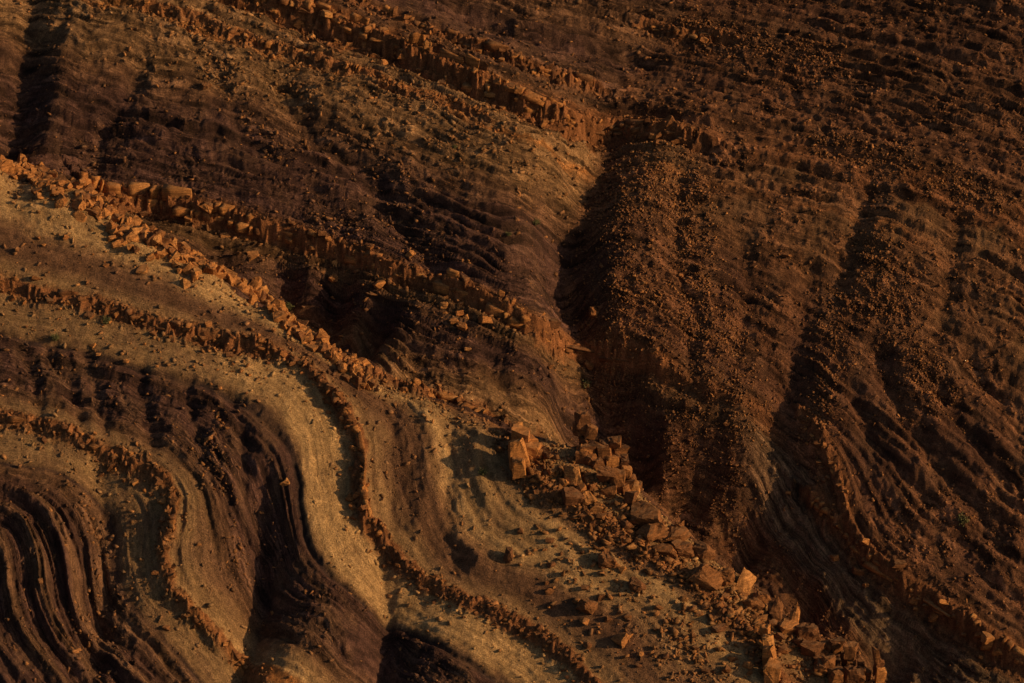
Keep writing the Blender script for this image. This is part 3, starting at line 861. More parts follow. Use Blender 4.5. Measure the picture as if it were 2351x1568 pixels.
def bed_ledge(line, label, height, rows, colw, depth, dark=0.4, rough=0.05, lean=0.3, sink=0.5, gaps=0.1, loose=0, vary=0.45):
    """a jointed bed: close-fitting blocks row on row, each a piece of its own"""
    q = poly(line, max(8, int(np.sum(np.linalg.norm(np.diff(np.array(line, float), axis=0), axis=1)) / 6)))
    W = fhit(q[:, 0], q[:, 1])
    W[:, 2] = ground_z(W[:, 0], W[:, 1])
    ker = np.ones(9) / 9
    W = np.stack([np.convolve(np.pad(W[:, c], 4, 'edge'), ker, 'valid') for c in range(3)], 1)
    s = np.concatenate([[0], np.cumsum(np.linalg.norm(np.diff(W, axis=0), axis=1))])
    e = thing("rock_ledge", label, "rock ledge", W[len(W) // 2])
    O = W[len(W) // 2]
    sd = int(rng.integers(1000))

    def frame(c):
        p = np.array([np.interp(c, s, W[:, k]) for k in range(3)])
        t = np.array([np.interp(c + 0.9, s, W[:, k]) - np.interp(c - 0.9, s, W[:, k]) for k in range(3)])
        t /= max(np.linalg.norm(t), 1e-6)
        f = np.array([t[1], -t[0], 0.0]); f /= max(np.linalg.norm(f), 1e-6)
        u = np.cross(t, -f); u = u if u[2] > 0 else -u
        u = u + np.array([0, 0, 0.6]); u /= np.linalg.norm(u)
        return p, t, f, u

    n = 0
    for r in range(rows):
        c = rng.uniform(-colw, 0)
        while c < s[-1] and n < 296:
            w = colw * min(2.8, math.exp(rng.normal(-0.05, 0.6)))
            s0, s1 = c, c + w; c += w
            mid = (s0 + s1) / 2
            hs = np.clip(0.85 + vary * 2 * float(noise(mid / 3.3, 0.5, sd)), 0.12, 1.4) * rng.uniform(0.72, 1.15)
            if rng.random() < gaps * (1 + r) or hs < 0.25:
                continue
            z0, z1 = r / rows * height * hs, (r + 1) / rows * height * hs * rng.uniform(0.93, 1.05)
            yaw = rng.normal(0.16, 0.2) * min(w, 0.9)
            pro = depth * (0.42 * float(noise(mid / 1.9, r * 0.6 + 3.3, sd + 1)) + rng.normal(0, 0.11)) - lean * z0
            P8 = np.zeros((2, 2, 2, 3))
            for i, sv in enumerate((s0 + 0.025, s1 - 0.025)):
                p, t, f, u = frame(sv)
                for k, zv in enumerate((z0 + 0.01, z1 - 0.02)):
                    zz = zv - sink * height * hs + rng.normal(0, 0.03)
                    P8[i, 1, k] = p + u * zz + f * (pro + (yaw if i == 0 else -yaw) + rng.normal(0, 0.06) * depth) + t * rng.normal(0, 0.04)
                    P8[i, 0, k] = p + u * (zz + 0.1) - f * depth * 0.7
            v = TV
            co = 0
            for i in (0, 1):
                for j in (0, 1):
                    for k in (0, 1):
                        wgt = (v[:, 0] if i else 1 - v[:, 0]) * (v[:, 1] if j else 1 - v[:, 1]) * (v[:, 2] if k else 1 - v[:, 2])
                        co = co + wgt[:, None] * P8[i, j, k]
            cen = P8.mean((0, 1, 2))
            rel = co - cen
            d = np.linalg.norm(rel, axis=1, keepdims=True) + 1e-6
            nz = noise(co[:, 0] * 2.4 + co[:, 2] * 1.1, co[:, 1] * 2.4 + co[:, 2] * 2.0, 7) + 0.7 * noise(co[:, 0] * 6 + co[:, 2] * 4, co[:, 1] * 6 - co[:, 2] * 5, 8)
            co = co + rel / d * (rough * nz[:, None] - TK[:, None] * rng.uniform(0.03, 0.10))
            me = bpy.data.meshes.new("rock_block")
            me.vertices.add(len(co)); me.vertices.foreach_set("co", (co - O).astype(np.float32).ravel())
            me.loops.add(len(LOOPS)); me.loops.foreach_set("vertex_index", LOOPS)
            me.polygons.add(len(TF)); me.polygons.foreach_set("loop_start", np.arange(0, len(LOOPS), 4, dtype=np.int32))
            me.update(calc_edges=True)
            me.materials.append(M_DARKROCK if rng.random() < dark else M_ROCK)
            o = bpy.data.objects.new("rock_block", me)
            o.parent = e
            COL.objects.link(o)
            n += 1
    for _k in range(loose):                       # broken pieces still lying on the bed
        mid = rng.uniform(0, s[-1])
        p, t, f, u = frame(mid)
        w = colw * rng.uniform(0.25, 0.8)
        x, y = p[0] + f[0] * rng.normal(0.1, 0.8 * depth), p[1] + f[1] * rng.normal(0.1, 0.8 * depth)
        m = BLOCKS_D if rng.random() < dark else BLOCKS
        part("rock_block", m[rng.integers(len(m))], e, Matrix.Translation(Vector((x, y, float(ground_z(x, y)) + w * 0.15))) @ Euler(rng.normal(0, 0.5, 3)).to_matrix().to_4x4() @ Matrix.Diagonal((w * 1.2, w, w * 0.7, 1)))
    return e


L = {k: v[0] for k, v in LEDGES.items()}
bed_ledge(L['cliff'], "thick orange cliff band of stacked blocks across the upper slope", 2.3, 3, 0.85, 1.25, 0.3, 0.10, gaps=0.05, loose=34, sink=0.44, vary=0.55)
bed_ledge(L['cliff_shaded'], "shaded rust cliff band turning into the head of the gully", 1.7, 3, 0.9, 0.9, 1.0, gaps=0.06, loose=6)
bed_ledge(L['upper'], "broken orange ledge just above the thick cliff band", 0.95, 2, 0.7, 0.85, 0.45, 0.07, gaps=0.15, loose=14, vary=0.9, sink=0.52)
bed_ledge(L['thin'], "thin orange ledge below the cliff band at upper left", 0.6, 1, 0.5, 0.6, 0.5, 0.06, gaps=0.15, loose=12, vary=0.9, sink=0.55)
bed_ledge(L['thin_low'], "short thin ledge on the tan slope under the cliff band", 0.55, 2, 0.4, 0.6, 0.6, 0.04, gaps=0.15, loose=8, vary=0.6)
bed_ledge(L['middle'], "long blocky orange ledge crossing the middle slope to the gully", 1.45, 2, 0.9, 1.0, 0.15, 0.07, gaps=0.05, loose=30, vary=0.4, sink=0.34)
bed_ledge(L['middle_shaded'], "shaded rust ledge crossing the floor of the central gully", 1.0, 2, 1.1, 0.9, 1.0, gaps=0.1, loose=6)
bed_ledge(L['crest_ledge'], "short tilted ledge of orange blocks low on the crest", 0.9, 2, 0.6, 0.8, 0.3, gaps=0.08, loose=14)
bed_ledge(L['near'], "crumbling orange ledge above the pale band at left", 0.95, 2, 0.6, 0.75, 0.65, 0.10, gaps=0.12, loose=46, vary=0.9, sink=0.56)
bed_ledge(L['near_fin'], "upright rust fin curving down beside the pale slope", 0.95, 2, 0.6, 0.65, 0.65, 0.12, lean=0.05, gaps=0.1, loose=40, vary=0.9, sink=0.6)
bed_ledge(L['near_low'], "low crumbled ledge running to the bottom edge", 0.5, 2, 0.36, 0.6, 0.95, 0.09, gaps=0.3, loose=90, vary=0.9)
bed_ledge(L['inner'], "crumbled orange ledge at the left edge above the folded beds", 0.7, 2, 0.55, 0.65, 0.7, 0.10, gaps=0.2, loose=30, vary=1.0, sink=0.58)
bed_ledge(L['inner_fin'], "upright rust fin beside the inner pale band", 0.8, 2, 0.55, 0.65, 0.7, 0.12, lean=0.05, gaps=0.12, loose=26, vary=1.0, sink=0.6)
bed_ledge(L['inner_low'], "rust ledge remnants at the foot of the inner pale band", 0.6, 2, 0.4, 0.6, 0.85, 0.06, gaps=0.2, loose=10, vary=0.7)
bed_ledge(L['spine'], "thin crumbling orange spine below the boulder crest", 0.55, 2, 0.3, 0.6, 0.4, 0.06, gaps=0.2, loose=60, vary=0.6)
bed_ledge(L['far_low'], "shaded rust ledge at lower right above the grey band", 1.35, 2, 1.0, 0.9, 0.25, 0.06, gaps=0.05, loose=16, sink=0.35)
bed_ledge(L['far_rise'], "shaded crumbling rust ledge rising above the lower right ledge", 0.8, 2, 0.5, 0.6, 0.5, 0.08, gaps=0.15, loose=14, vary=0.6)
bed_ledge(L['far_top'], "small orange ledge near the top edge above the gully head", 0.9, 2, 0.6, 0.8, 0.5, gaps=0.1, loose=5)
ledge([(-60, 330), (0, 372), (90, 405), (180, 440), (260, 490), (330, 540), (410, 585), (480, 622)], "wide belt of tumbled orange slabs along the crest at left", 0.5, 0.5, 0.65, rows=6, mess=0.55, dark=0.2, spread=0.95, sink=0.3, cap=298)
ledge([(400, 570), (480, 615), (560, 665), (640, 716), (700, 765), (745, 800), (800, 835), (855, 862)], "tapering belt of orange slabs along the crest above the dark hollow", 0.5, 0.55, 0.65, rows=6, mess=0.55, dark=0.25, spread=0.5, sink=0.3, cap=298)

# ------------------------------------------------------------------ outcrops made of a few big blocks
def outcrop(label, blocks, dark=0.5, cat="outcrop"):
    """blocks: sketch x, sketch y of the middle, width, height in sketch units, lean"""
    b0 = blocks[-1]
    base = fhit(b0[0], b0[1] + b0[3] / 2)[0]
    e = thing("rock_outcrop", label, cat, base)
    for bx, by, w, h, lean in blocks:
        d = rays([bx], [by])[0]
        yy = by + h * 0.4
        for _k in range(30):
            g_ = fhit(bx, yy)[0]
            if bilin(csd, GX, GY, g_[:1], g_[1:2])[0] < 0.1:
                break
            yy += 5
        t = (g_[1] - CAM[1] + rng.normal(0.0, 0.2)) / d[1]
        p = CAM + d * t
        W, H = w / 29.4, h / 29.4 * 1.05
        M = Matrix.Translation(Vector(p)) @ Euler((rng.normal(0, .08), math.radians(lean), rng.normal(0, .25))).to_matrix().to_4x4() @ Matrix.Diagonal((W * 1.05, max(W, 0.5) * 0.95, H * 1.08, 1))
        m = (BLOCKS_D if rng.random() < dark else BLOCKS)
        part("rock_block", m[rng.integers(len(m))], e, M)
    return e


def fill(pg, n, wlo, whi):
    """block spots inside a silhouette, top ones first"""
    pg = np.array(pg, float); out = []
    while len(out) < n:
        p = rng.uniform(pg.min(0), pg.max(0))
        ins = False
        for (x1, y1), (x2, y2) in zip(pg, np.roll(pg, -1, 0)):
            if (y1 > p[1]) != (y2 > p[1]) and p[0] < (x2 - x1) * (p[1] - y1) / (y2 - y1) + x1:
                ins = not ins
        if ins:
            w = rng.uniform(wlo, whi)
            out.append((p[0], p[1], w, w * rng.uniform(.7, 1.5), rng.normal(4, 6)))
    return sorted(out, key=lambda q: q[1])


outcrop("stacked rust pinnacle standing on the crest against the dark gully", fill([(1330, 968), (1368, 972), (1374, 1003), (1430, 1018), (1438, 1060), (1474, 1146), (1440, 1150), (1395, 1075), (1335, 1050)], 50, 14, 28), 0.85)
outcrop("upright striated orange slab at the near end of the crest ledge", [(1188, 990, 22, 34, 0), (1196, 1012, 34, 50, 4), (1214, 1016, 30, 34, 6), (1190, 1045, 30, 50, -3), (1218, 1036, 34, 30, 8), (1192, 1074, 24, 36, -4), (1232, 1040, 26, 22, 0)], 0.15)
outcrop("dark knobbly crag at the lower end of the boulder crest", fill([(1880, 1490), (1920, 1475), (1975, 1500), (1990, 1545), (1960, 1568), (1870, 1560)], 34, 12, 26), 0.95)
outcrop("slim leaning rust spire near the bottom edge right of the dark crag", [(2012, 1506, 11, 30, -6), (2016, 1530, 14, 34, 4), (2020, 1556, 18, 34, 2)], 0.6)
outcrop("tall thin orange wall at the lower end of the spine", [(1757, 1455, 18, 34, -6), (1764, 1482, 20, 40, -4), (1768, 1512, 22, 44, -4), (1774, 1545, 26, 44, 0)], 0.2)

# ------------------------------------------------------------------ single boulders
def boulder(px, py, w, h, label, group=None, dark=0.3, name="boulder", cat="boulder", meshes=None, near=False):
    base = fhit(px, py + h * 0.32)[0]
    for _k in range(14):
        if not near or bilin(csd, GX, GY, base[:1], base[1:2])[0] < -0.15:
            break
        py += 5; px -= 2
        base = fhit(px, py + h * 0.32)[0]
    W = w / 29.4; H = h / 29.4
    me = meshes or (BOULDERS_D if rng.random() < dark else BOULDERS)
    me = me[rng.integers(len(me))]
    o = bpy.data.objects.new(name, me)
    D = W * rng.uniform(.7, .95)
    Hz = max(0.45 * H, (H - 0.34 * D) / 0.9) * 1.25
    o.matrix_basis = Matrix.Translation(Vector((base[0], base[1], base[2] + Hz * 0.24))) @ Euler((rng.normal(-.35, .2), rng.normal(0, .25), rng.uniform(-.5, .5) + rng.integers(2) * math.pi)).to_matrix().to_4x4() @ Matrix.Diagonal((W * 1.08, D, Hz * 1.1, 1))
    o["label"] = label; o["category"] = cat
    if group:
        o["group"] = group
    COL.objects.link(o)
    return o


def z8(lst):        # sketch points noted in an enlargement of the lower middle
    return [(764.1 + a * .35014, 1019.2 + b * .35014, w * .35014, h * .35014, *r) for a, b, w, h, *r in lst]


def z9(lst):        # the same for the lower right
    return [(1528.2 + a * .35014, 1019.2 + b * .35014, w * .35014, h * .35014, *r) for a, b, w, h, *r in lst]


NAMED = z8([
    (1312, 78, 66, 52, "rounded rust boulder in front of the upright striated slab"),
    (1388, 60, 100, 90, "dark pyramid boulder between the striated slab and the pinnacle"),
    (1572, 200, 98, 112, "squarish rust boulder standing below the pinnacle"),
    (1792, 200, 104, 132, "large dark boulder leaning at the foot of the pinnacle"),
    (1820, 305, 84, 62, "flat faced rust boulder below the leaning dark boulder"),
    (1700, 275, 78, 64, "pointed boulder on the pale sand between larger boulders"),
    (1565, 330, 112, 92, "broad rust boulder above the crumbling spine"),
    (1682, 352, 130, 110, "blocky boulder at the centre of the pale sand patch"),
    (2050, 450, 184, 126, "largest orange boulder of the crest pile below the pinnacle"),
    (2092, 565, 156, 146, "tall square boulder under the largest crest boulder"),
    (2236, 582, 184, 104, "wide wedge shaped boulder with a dark underside on the crest"),
    (2286, 522, 62, 92, "upright pointed slab at the skyline above the wedge boulder"),
    (2290, 672, 134, 96, "smooth orange boulder below the wedge shaped boulder"),
    (2182, 690, 112, 92, "rust boulder between the tall square boulder and the spine"),
    (1808, 750, 146, 144, "big dark craggy boulder alone on the sand below the spine"),
    (1992, 915, 134, 104, "dark craggy boulder farther down the slope below the spine"),
    (1672, 1060, 150, 124, "rust boulder with a pointed top in the middle of the brown slope"),
    (1902, 1262, 140, 112, "lowest large rust boulder on the brown slope near the bottom edge"),
    (1152, 722, 70, 104, "tall rust stone by itself at the left edge of the stony slope"),
]) + z9([
    (108, 672, 134, 94, "smooth low boulder behind the upright slabs on the crest"),
    (242, 690, 134, 124, "dark split boulder at the skyline of the crest pile"),
    (262, 870, 154, 124, "large flat orange slab boulder midway along the crest"),
    (388, 872, 112, 104, "rounded square boulder on the skyline midway along the crest"),
    (522, 900, 92, 112, "upright orange block on the skyline past the rounded square boulder"),
    (645, 962, 124, 104, "dark broad boulder with a pointed top on the skyline"),
    (582, 1032, 134, 94, "flat topped boulder below the dark broad skyline boulder"),
    (716, 1090, 104, 144, "leaf shaped tilted orange slab on the lower crest"),
    (846, 1132, 64, 152, "tall narrow slab leaning on the lower crest"),
    (812, 1192, 124, 92, "wedge boulder at the foot of the tall narrow slab"),
    (922, 1242, 132, 124, "last large boulder of the crest before the dark crag"),
    (890, 1290, 110, 74, "log shaped boulder lying below the last large crest boulder"),
    (950, 1342, 110, 114, "bright faceted boulder beside the dark crag"),
    (352, 1200, 124, 84, "cluster forming rust boulder on the pale sand under the crest"),
])
for px, py, w, h, lab in NAMED:
    kk = 0.85 if ('slope' in lab or 'sand' in lab) else 1.12
    boulder(px, py, w * kk, h * kk, lab, None, 0.8 if 'dark' not in lab else 1.0, near=True)
for px, py, w, h, lab in [
    (855, 672, 36, 20, "flat isolated orange boulder above the dark hollow"),
    (1019, 698, 24, 24, "upright orange slab under the blocky middle ledge"),
    (1056, 716, 32, 24, "topmost slab of the shattered cluster under the middle ledge"),
    (1062, 748, 28, 24, "lowest big slab of the shattered cluster under the middle ledge"),
    (1042, 735, 24, 20, "left slab of the shattered cluster under the middle ledge"),
    (1074, 800, 20, 14, "lone pale orange stone below the shattered cluster"),
    (472, 194, 26, 18, "tilted slab lying alone high on the purple slope"),
    (1031, 912, 30, 28, "bright square block on the low crest ledge"),
    (740, 535, 26, 20, "orange boulder perched just above the blocky middle ledge"),
    (672, 512, 16, 16, "small orange boulder uphill of the blocky middle ledge"),
    (382, 1440, 22, 16, "orange stone on the pale inner band near the bottom"),
    (655, 1105, 30, 26, "pinkish boulder on the dark beds beside the pale slope"),
    (1945, 693, 12, 18, "bright upright stone beside the second gully on the scree slope"),
    (1805, 585, 30, 12, "flat rust slab high on the scree slope"),
    (1500, 310, 26, 18, "bright rock at the top of the scree rib"),
    (1480, 650, 24, 18, "flat orange slab on the flank of the scree rib"),
    (1810, 1130, 16, 12, "single orange stone on the shaded grey bed"),
]:
    boulder(px, py, w * 0.8, h * 0.8, lab, None, 0.45)

# smaller stones that can still be counted, by patch
PATCHED = []
def patch(n, pts_fn, smin, smax, label, group, dark=0.4, near=False):
    k = 0
    sz = np.sort(smin * (smax / smin) ** (rng.random(n) ** 1.9))[::-1]
    for w in sz:
        px, py = pts_fn()
        o = boulder(px, py, w, w * rng.uniform(.6, .9), label, group, dark, "stone", "stone", STONES_D if rng.random() < dark else STONES, near)
        PATCHED.append((o, px, py, w, group))


def along(line, up_, down):
    L_ = poly(line, 60)
    def f():
        p = L_[rng.integers(len(L_))]
        return p[0] + rng.normal(0, 14), p[1] + rng.uniform(-up_, down) + rng.normal(0, 6)
    return f


def within(quad):
    q = np.array(quad, float)
    def f():
        u, v = rng.random(2)
        p = q[0] * (1 - u) * (1 - v) + q[1] * u * (1 - v) + q[2] * u * v + q[3] * (1 - u) * v
        return p[0], p[1]
    return f


patch(112, along([(1210, 1040), (1290, 1090), (1380, 1160), (1450, 1200), (1540, 1270), (1650, 1360), (1780, 1450), (1860, 1500)], 16, 36), 10, 30, "angular rust stone wedged between the boulders of the crest pile", "stones of the boulder crest", 0.65, True)
patch(72, within([(1180, 1190), (1420, 1270), (1760, 1568), (1250, 1500)]), 6, 22, "rust stone scattered on the slope below the crumbling spine", "stones below the spine", 0.7)
patch(42, within([(1560, 1330), (1740, 1450), (1760, 1560), (1500, 1540)]), 7, 24, "rust stone on the pale sand between spine and bottom edge", "stones on the sand drift", 0.65)
patch(30, along([(10, 700), (150, 735), (320, 790), (450, 825), (560, 850), (640, 870)], 10, 45), 5, 19, "small orange stone on the pale band under the left ledge", "stones on the pale band", 0.25)
patch(12, along([(60, 520), (200, 545), (330, 600), (450, 660)], 20, 40), 5, 16, "small orange stone on the pale slope below the slab belt", "stones below the slab belt", 0.25)
patch(10, within([(420, 1010), (480, 1000), (520, 1130), (470, 1130)]), 5, 15, "small orange stone in the patch on the folded dark beds", "stones on the dark beds", 0.1)
patch(8, within([(190, 1150), (220, 1145), (235, 1260), (205, 1260)]), 4, 11, "small yellowish stone in the gully beside the curved brown ribs", "stones in the left gully", 0.1)
patch(12, within([(1420, 350), (1530, 340), (1560, 700), (1400, 680)]), 6, 15, "orange stone in the scree of the rib right of the gully", "stones on the scree rib", 0.2)
patch(10, within([(1500, 560), (1700, 600), (1700, 1000), (1560, 900)]), 6, 16, "orange stone on the lower scree between the two gullies", "stones on the lower scree", 0.3)
patch(6, within([(1880, 640), (2300, 620), (2300, 1000), (1950, 950)]), 6, 15, "stone on the wide scree slope right of the second gully", "stones on the right scree", 0.4)
patch(8, along([(640, 140), (800, 180), (950, 240), (1100, 290), (1250, 340)], 20, 50), 5, 14, "orange stone on the tan slope under the cliff band", "stones under the cliff band", 0.2)
patch(8, along([(1010, 715), (1060, 770), (1080, 800)], 20, 25), 5, 14, "small orange fragment around the shattered slab cluster", "fragments of the shattered slabs", 0.1)

# each stone gets words that single it out: its place in a short row, or its nearest boulder
ORD = "first second third fourth fifth sixth seventh eighth ninth tenth eleventh twelfth thirteenth fourteenth fifteenth sixteenth seventeenth eighteenth nineteenth twentieth".split()
ORD += ["twenty-" + o for o in ORD[:9]] + ["thirtieth"] + ["thirty-" + o for o in ORD[:9]]
cut = re.compile(r" (?:at|on|in|of|by|between|below|under|above|with|standing|leaning|lying|alone|farther|midway|past|before|beside|behind|by itself|from)( |$)")
LAND = {}
for px, py, w, h, lab in NAMED:
    k = cut.split(lab)[0]
    LAND.setdefault(k, []).append((px, py))
LAND = [(k, *v[0]) for k, v in LAND.items() if len(v) == 1 and len(k.split()) > 2]
LAND += [("stacked rust pinnacle", 1390, 1060), ("striated orange slab", 1195, 1040), ("dark knobbly crag", 1920, 1525), ("thin orange wall", 1765, 1500)]
groups, same = {}, {}
for rec in PATCHED:
    groups.setdefault(rec[4], []).append(rec)
for g_, recs in groups.items():
    if len(recs) <= 30:
        for k, rec in enumerate(sorted(recs, key=lambda r: r[1])):
            lab = rec[0]["label"].split()
            at_ = next(n for n, w_ in enumerate(lab) if w_ in ("stone", "fragment"))
            rec[0]["label"] = " ".join([ORD[k]] + lab[:at_ + 1] + ["from", "the", "left"] + lab[at_ + 1:])
        continue
    for rec in recs:
        o, px, py, w, _g = rec
        d = [math.hypot(px - l[1], py - l[2]) for l in LAND]
        q = int(np.argmin(d))
        dx, dy = px - LAND[q][1], py - LAND[q][2]
        where = ("right of" if dx > 0 else "left of") if abs(dx) > abs(dy) else ("below" if dy > 0 else "above")
        size = "small" if w < 11 else ("middling" if w < 17 else "large")
        tint = "dark rust" if o.data.materials[0] == M_DARKROCK else "orange"
        same.setdefault((size, tint, where, LAND[q][0]), []).append((d[q], o))
for (size, tint, where, land), lst in same.items():
    for k, (_d, o) in enumerate(sorted(lst, key=lambda t: t[0])):
        near_ = "" if len(lst) == 1 else ("nearest " if k == 0 else ORD[k] + " nearest ")
        o["label"] = f"{near_}{size} {tint} stone {where} the {land}"

# ------------------------------------------------------------------ loose rubble nobody could count
def rubble(name, label, n, prob, smin, smax, power=2.6, mat=None, own=0.0):
    """angular chips sown over the ground with a density map on the terrain grid"""
    area = (np.gradient(GX)[None, :] * np.gradient(GY)[:, None])
    p = (np.clip(prob, 0, None) * area).ravel(); p /= p.sum()
    c = np.searchsorted(np.cumsum(p), rng.random(n))
    c = np.clip(c, 0, p.size - 1)
    j, i = np.divmod(c, len(GX))
    x = GX[i] + rng.uniform(-.5, .5, n) * 0.09; y = GY[j] + rng.uniform(-.5, .5, n) * 0.1
    z = ground_z(x, y)
    s = smin * (smax / smin) ** (rng.random(n) ** power)
    base = np.array([(a, b, c_) for a in (-1, 1) for b in (-1, 1) for c_ in (-1, 1)], float) * .5
    pts = base[None] * (1 + rng.normal(0, .28, (n, 8, 3)))
    pts *= (s[:, None] * np.stack([rng.uniform(.8, 1.7, n), rng.uniform(.5, 1.0, n), rng.uniform(.25, .6, n)], 1))[:, None, :]
    q = rng.normal(0, 1, (n, 4)) * np.array([1.0, .35, .35, 1.0]); q /= np.linalg.norm(q, axis=1)[:, None]
    w, a, b, c_ = q.T
    R = np.stack([np.stack([1 - 2 * (b * b + c_ * c_), 2 * (a * b - c_ * w), 2 * (a * c_ + b * w)], -1),
                  np.stack([2 * (a * b + c_ * w), 1 - 2 * (a * a + c_ * c_), 2 * (b * c_ - a * w)], -1),
                  np.stack([2 * (a * c_ - b * w), 2 * (b * c_ + a * w), 1 - 2 * (a * a + b * b)], -1)], 1)
    co = np.einsum('nij,nkj->nki', R, pts) + np.stack([x, y, z + s * 0.12], 1)[:, None, :]
    F = np.array([(0, 1, 3, 2), (4, 6, 7, 5), (0, 4, 5, 1), (2, 3, 7, 6), (0, 2, 6, 4), (1, 5, 7, 3)])
    f = (F[None] + (np.arange(n) * 8)[:, None, None]).reshape(-1)
    me = bpy.data.meshes.new(name)
    me.vertices.add(n * 8); me.vertices.foreach_set("co", co.astype(np.float32).ravel())
    me.loops.add(len(f)); me.loops.foreach_set("vertex_index", f.astype(np.int32))
    me.polygons.add(n * 6); me.polygons.foreach_set("loop_start", np.arange(0, len(f), 4, dtype=np.int32))
    me.update(calc_edges=True)
    k = np.maximum(rng.random((n, 1)) ** 1.4, own)
    cc = COLR[j, i] * rng.uniform(0.7, 1.5, (n, 1)) * (1 - k) + np.array([(.30, .125, .042)]) * rng.uniform(.45 if own else .7, 1.1 if own else 1.5, (n, 1)) * k
    c4 = np.ones((n, 8, 4), np.float32); c4[:, :, :3] = cc[:, None, :]
    me.attributes.new("stone_colour", 'FLOAT_COLOR', 'POINT').data.foreach_set("color", c4.ravel())
    me.materials.append(mat or M_SCREE)
    o = bpy.data.objects.new(name, me)
    o["kind"] = "stuff"; o["label"] = label; o["category"] = "rubble"
    COL.objects.link(o)
    return o


inside = (sstep(47, 43, np.abs(X)) * sstep(-42, -38, Y) * sstep(36, 32, Y))
LT = np.zeros(Z.shape)
for name, (pts, h, fin) in LEDGES.items():
    W = to_world(pts)
    d, sd = line_dist(W)
    ix = slice(*np.searchsorted(GX, (W[:, 0].min() - 7, W[:, 0].max() + 7)))
    iy = slice(*np.searchsorted(GY, (W[:, 1].min() - 7, W[:, 1].max() + 7)))
    d = MY[iy] @ d @ MX[ix].T; sd = MY[iy] @ sd @ MX[ix].T
    LT[iy, ix] += np.where(sd > 0, np.exp(-d / 0.5), np.exp(-d / (0.5 + 0.9 * h)))
streak = np.zeros(Z.shape)
for pts, wdt in [([(430, 60), (480, 130), (540, 230), (610, 330), (720, 430), (820, 530)], 1.1), ([(620, 330), (700, 430), (760, 540)], .8), ([(205, 330), (200, 420)], .8), ([(700, 210), (830, 330), (960, 420)], .7),
                 ([(880, 500), (960, 590), (1010, 640)], .9), ([(500, 180), (640, 170), (800, 220), (1000, 300), (1250, 400)], 1.6), ([(1225, 540), (1240, 580)], .7), ([(480, 980), (500, 1080), (530, 1200), (540, 1300)], 1.0), ([(200, 1130), (225, 1250), (210, 1400), (170, 1500)], 1.0)]:
    d, _ = line_dist(to_world(pts))
    streak += up(np.exp(-(d / wdt) ** 2))
rib = np.zeros(Z.shape)
for pts, wdt in [([(1510, 310), (1450, 420), (1410, 540), (1400, 680), (1470, 800), (1560, 900)], 2.6), ([(1560, 420), (1600, 600), (1640, 760), (1700, 930), (1680, 1060)], 1.8), ([(1930, 700), (1900, 820), (1880, 950)], 1.4), ([(2000, 560), (2060, 760), (2150, 900)], 1.6), ([(1480, 40), (1700, 90), (1900, 130)], 1.2), ([(1900, 330), (2100, 390), (2300, 470)], 1.2)]:
    d, _ = line_dist(to_world(pts))
    rib += up(np.exp(-(d / wdt) ** 2))
speck = np.clip(0.5 + 1.0 * n2 + 0.8 * n1, 0.03, 2)
rubble("scree", "loose angular scree covering the shaded right slope", 52000, inside * right * (0.14 + 0.35 * speck ** 2 + 2.6 * rib * (0.5 + speck)) * (1 - 0.85 * grey), 0.04, 0.22, 2.4)
rubble("scree", "loose chips strewn over the middle slope and under its ledges", 18000, inside * (1 - right) * (1 - sideA) * (0.16 + 0.25 * speck + 1.3 * LT + 1.8 * streak * speck), 0.05, 0.34, 3.6)
cr = np.exp(-np.abs(csd + 1.0) / 1.2) * sideA
rubble("scree", "small chips strewn over the near spur and its rubble crest", 20000, inside * sideA * (0.10 + 0.16 * speck * (0.3 + purpleA) + 1.1 * LT + 2.0 * streak * speck + 1.6 * cr + 1.5 * lowr * speck + 1.2 * sideA * sstep(-0.5, 0.5, sa) * sstep(4, 7, X)), 0.045, 0.36, 3.2)

pile = np.zeros(Z.shape)
for pts, wdt, k in [([(1230, 1060), (1330, 1100), (1440, 1180), (1540, 1265), (1650, 1355), (1780, 1455), (1880, 1520)], 1.3, 1.0), ([(1200, 1100), (1330, 1190), (1460, 1270), (1560, 1325), (1700, 1445), (1770, 1530)], 0.7, 1.0), ([(1300, 1250), (1450, 1330), (1600, 1450), (1660, 1550)], 2.6, 0.25)]:
    d, _ = line_dist(to_world(pts))
    pile += k * up(np.exp(-(d / wdt) ** 2)) * sideA
rubble("rubble", "broken rust rubble filling the gaps of the boulder crest and spine", 1900, inside * pile * (0.3 + speck), 0.10, 0.55, 2.4, own=0.9)

# ------------------------------------------------------------------ a few dry shrubs
def leaf_material(name, c0, c1):
    m, nt, b = new_mat(name)
    cr = nd(nt, "ShaderNodeValToRGB")
    cr.color_ramp.elements[0].color = (*c0, 1); cr.color_ramp.elements[1].color = (*c1, 1)
    nt.links.new(nd(nt, "ShaderNodeNewGeometry").outputs["Random Per Island"], cr.inputs[0])
    nt.links.new(cr.outputs[0], b.inputs["Base Color"])
    return m


M_LEAF = leaf_material("dry_leaves", (.07, .07, .025), (.17, .15, .06))
M_STEM = leaf_material("dry_stems", (.10, .06, .03), (.16, .10, .05))


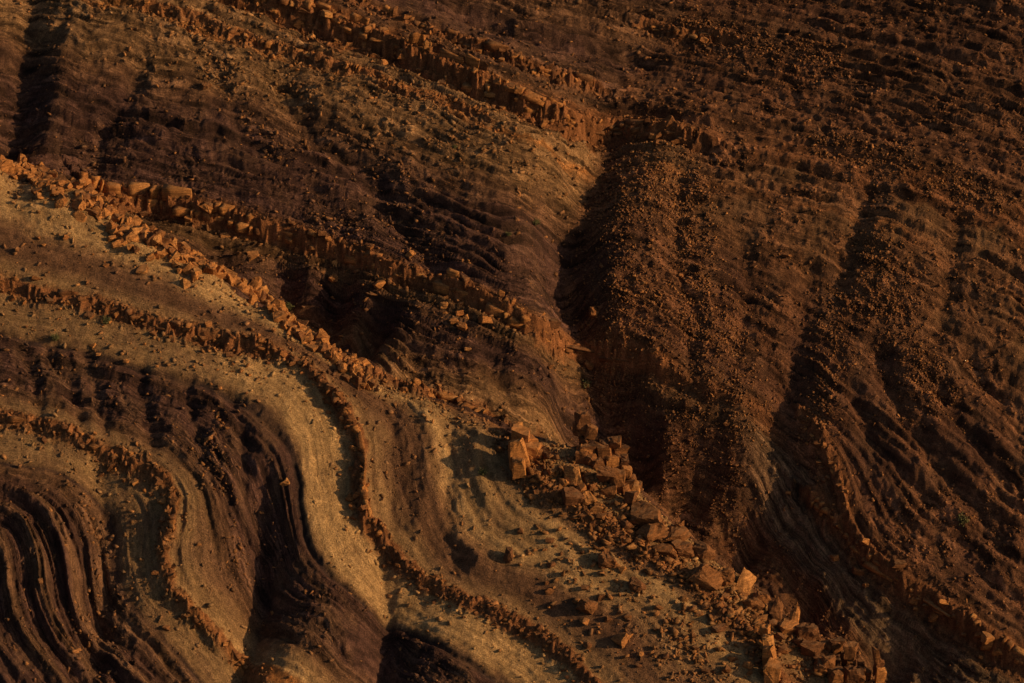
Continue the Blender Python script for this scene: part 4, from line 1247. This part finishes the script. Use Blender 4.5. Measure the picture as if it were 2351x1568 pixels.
def mesh_obj(name, verts, faces, mat, parent):
    me = bpy.data.meshes.new(name)
    me.from_pydata([tuple(v) for v in verts], [], faces)
    me.materials.append(mat)
    o = bpy.data.objects.new(name, me)
    o.parent = parent
    COL.objects.link(o)
    return o


def shrub(px, py, size, label, near=False):
    p = fhit(px, py)[0]
    e = thing("shrub", label, "shrub", p)
    R = size / 29.4
    V, F, SV, SF = [], [], [], []
    for k in range(16):                            # stems
        a = rng.uniform(0, 2 * math.pi); t = rng.uniform(.2, .9)
        tip = np.array([math.cos(a) * t, math.sin(a) * t, rng.uniform(.5, 1.0)]) * R * 0.55
        n = len(SV); w = 0.012 * R / 0.4
        SV += [np.array([w, 0, -0.1]), np.array([-w, w, -0.1]), np.array([-w, -w, -0.1]), tip]
        SF += [(n, n + 1, n + 3), (n + 1, n + 2, n + 3), (n + 2, n, n + 3)]
        for q in range(26):                        # leaves round each stem
            c = tip * rng.uniform(.35, 1.1) + rng.normal(0, .13, 3) * R
            c[2] = max(c[2], 0.02)
            d1 = rng.normal(0, 1, 3); d1 /= np.linalg.norm(d1); d2 = np.cross(d1, rng.normal(0, 1, 3)); d2 /= np.linalg.norm(d2)
            l, ww = R * rng.uniform(.06, .12), R * rng.uniform(.02, .045)
            n2_ = len(V)
            V += [c - d1 * l, c + d2 * ww, c + d1 * l, c - d2 * ww]
            F.append((n2_, n2_ + 1, n2_ + 2, n2_ + 3))
    mesh_obj("stem", SV, SF, M_STEM, e)
    mesh_obj("foliage", V, F, M_LEAF, e)


for px, py, sz, lab in [
    (662, 712, 24, "pale green shrub on the crest above the dark hollow"),
    (1232, 515, 20, "small dark shrub near the right end of the purple slope"),
    (1168, 541, 14, "tiny shrub on the purple slope left of the other small shrub"),
    (1045, 340, 12, "tiny shrub on the tan slope under the cliff band"),
    (2208, 1200, 28, "dry shrub on the shaded slope at right above the rust ledge"),
    (1108, 1090, 22, "low dry shrub below the upright striated slab"),
    (1345, 890, 24, "dark shrub in the gully below the shaded rust ledge"),
    (128, 780, 20, "dry tuft on the pale band at far left"),
    (246, 742, 22, "dry tuft just below the left ledge"),
]:
    shrub(px, py, sz, lab)
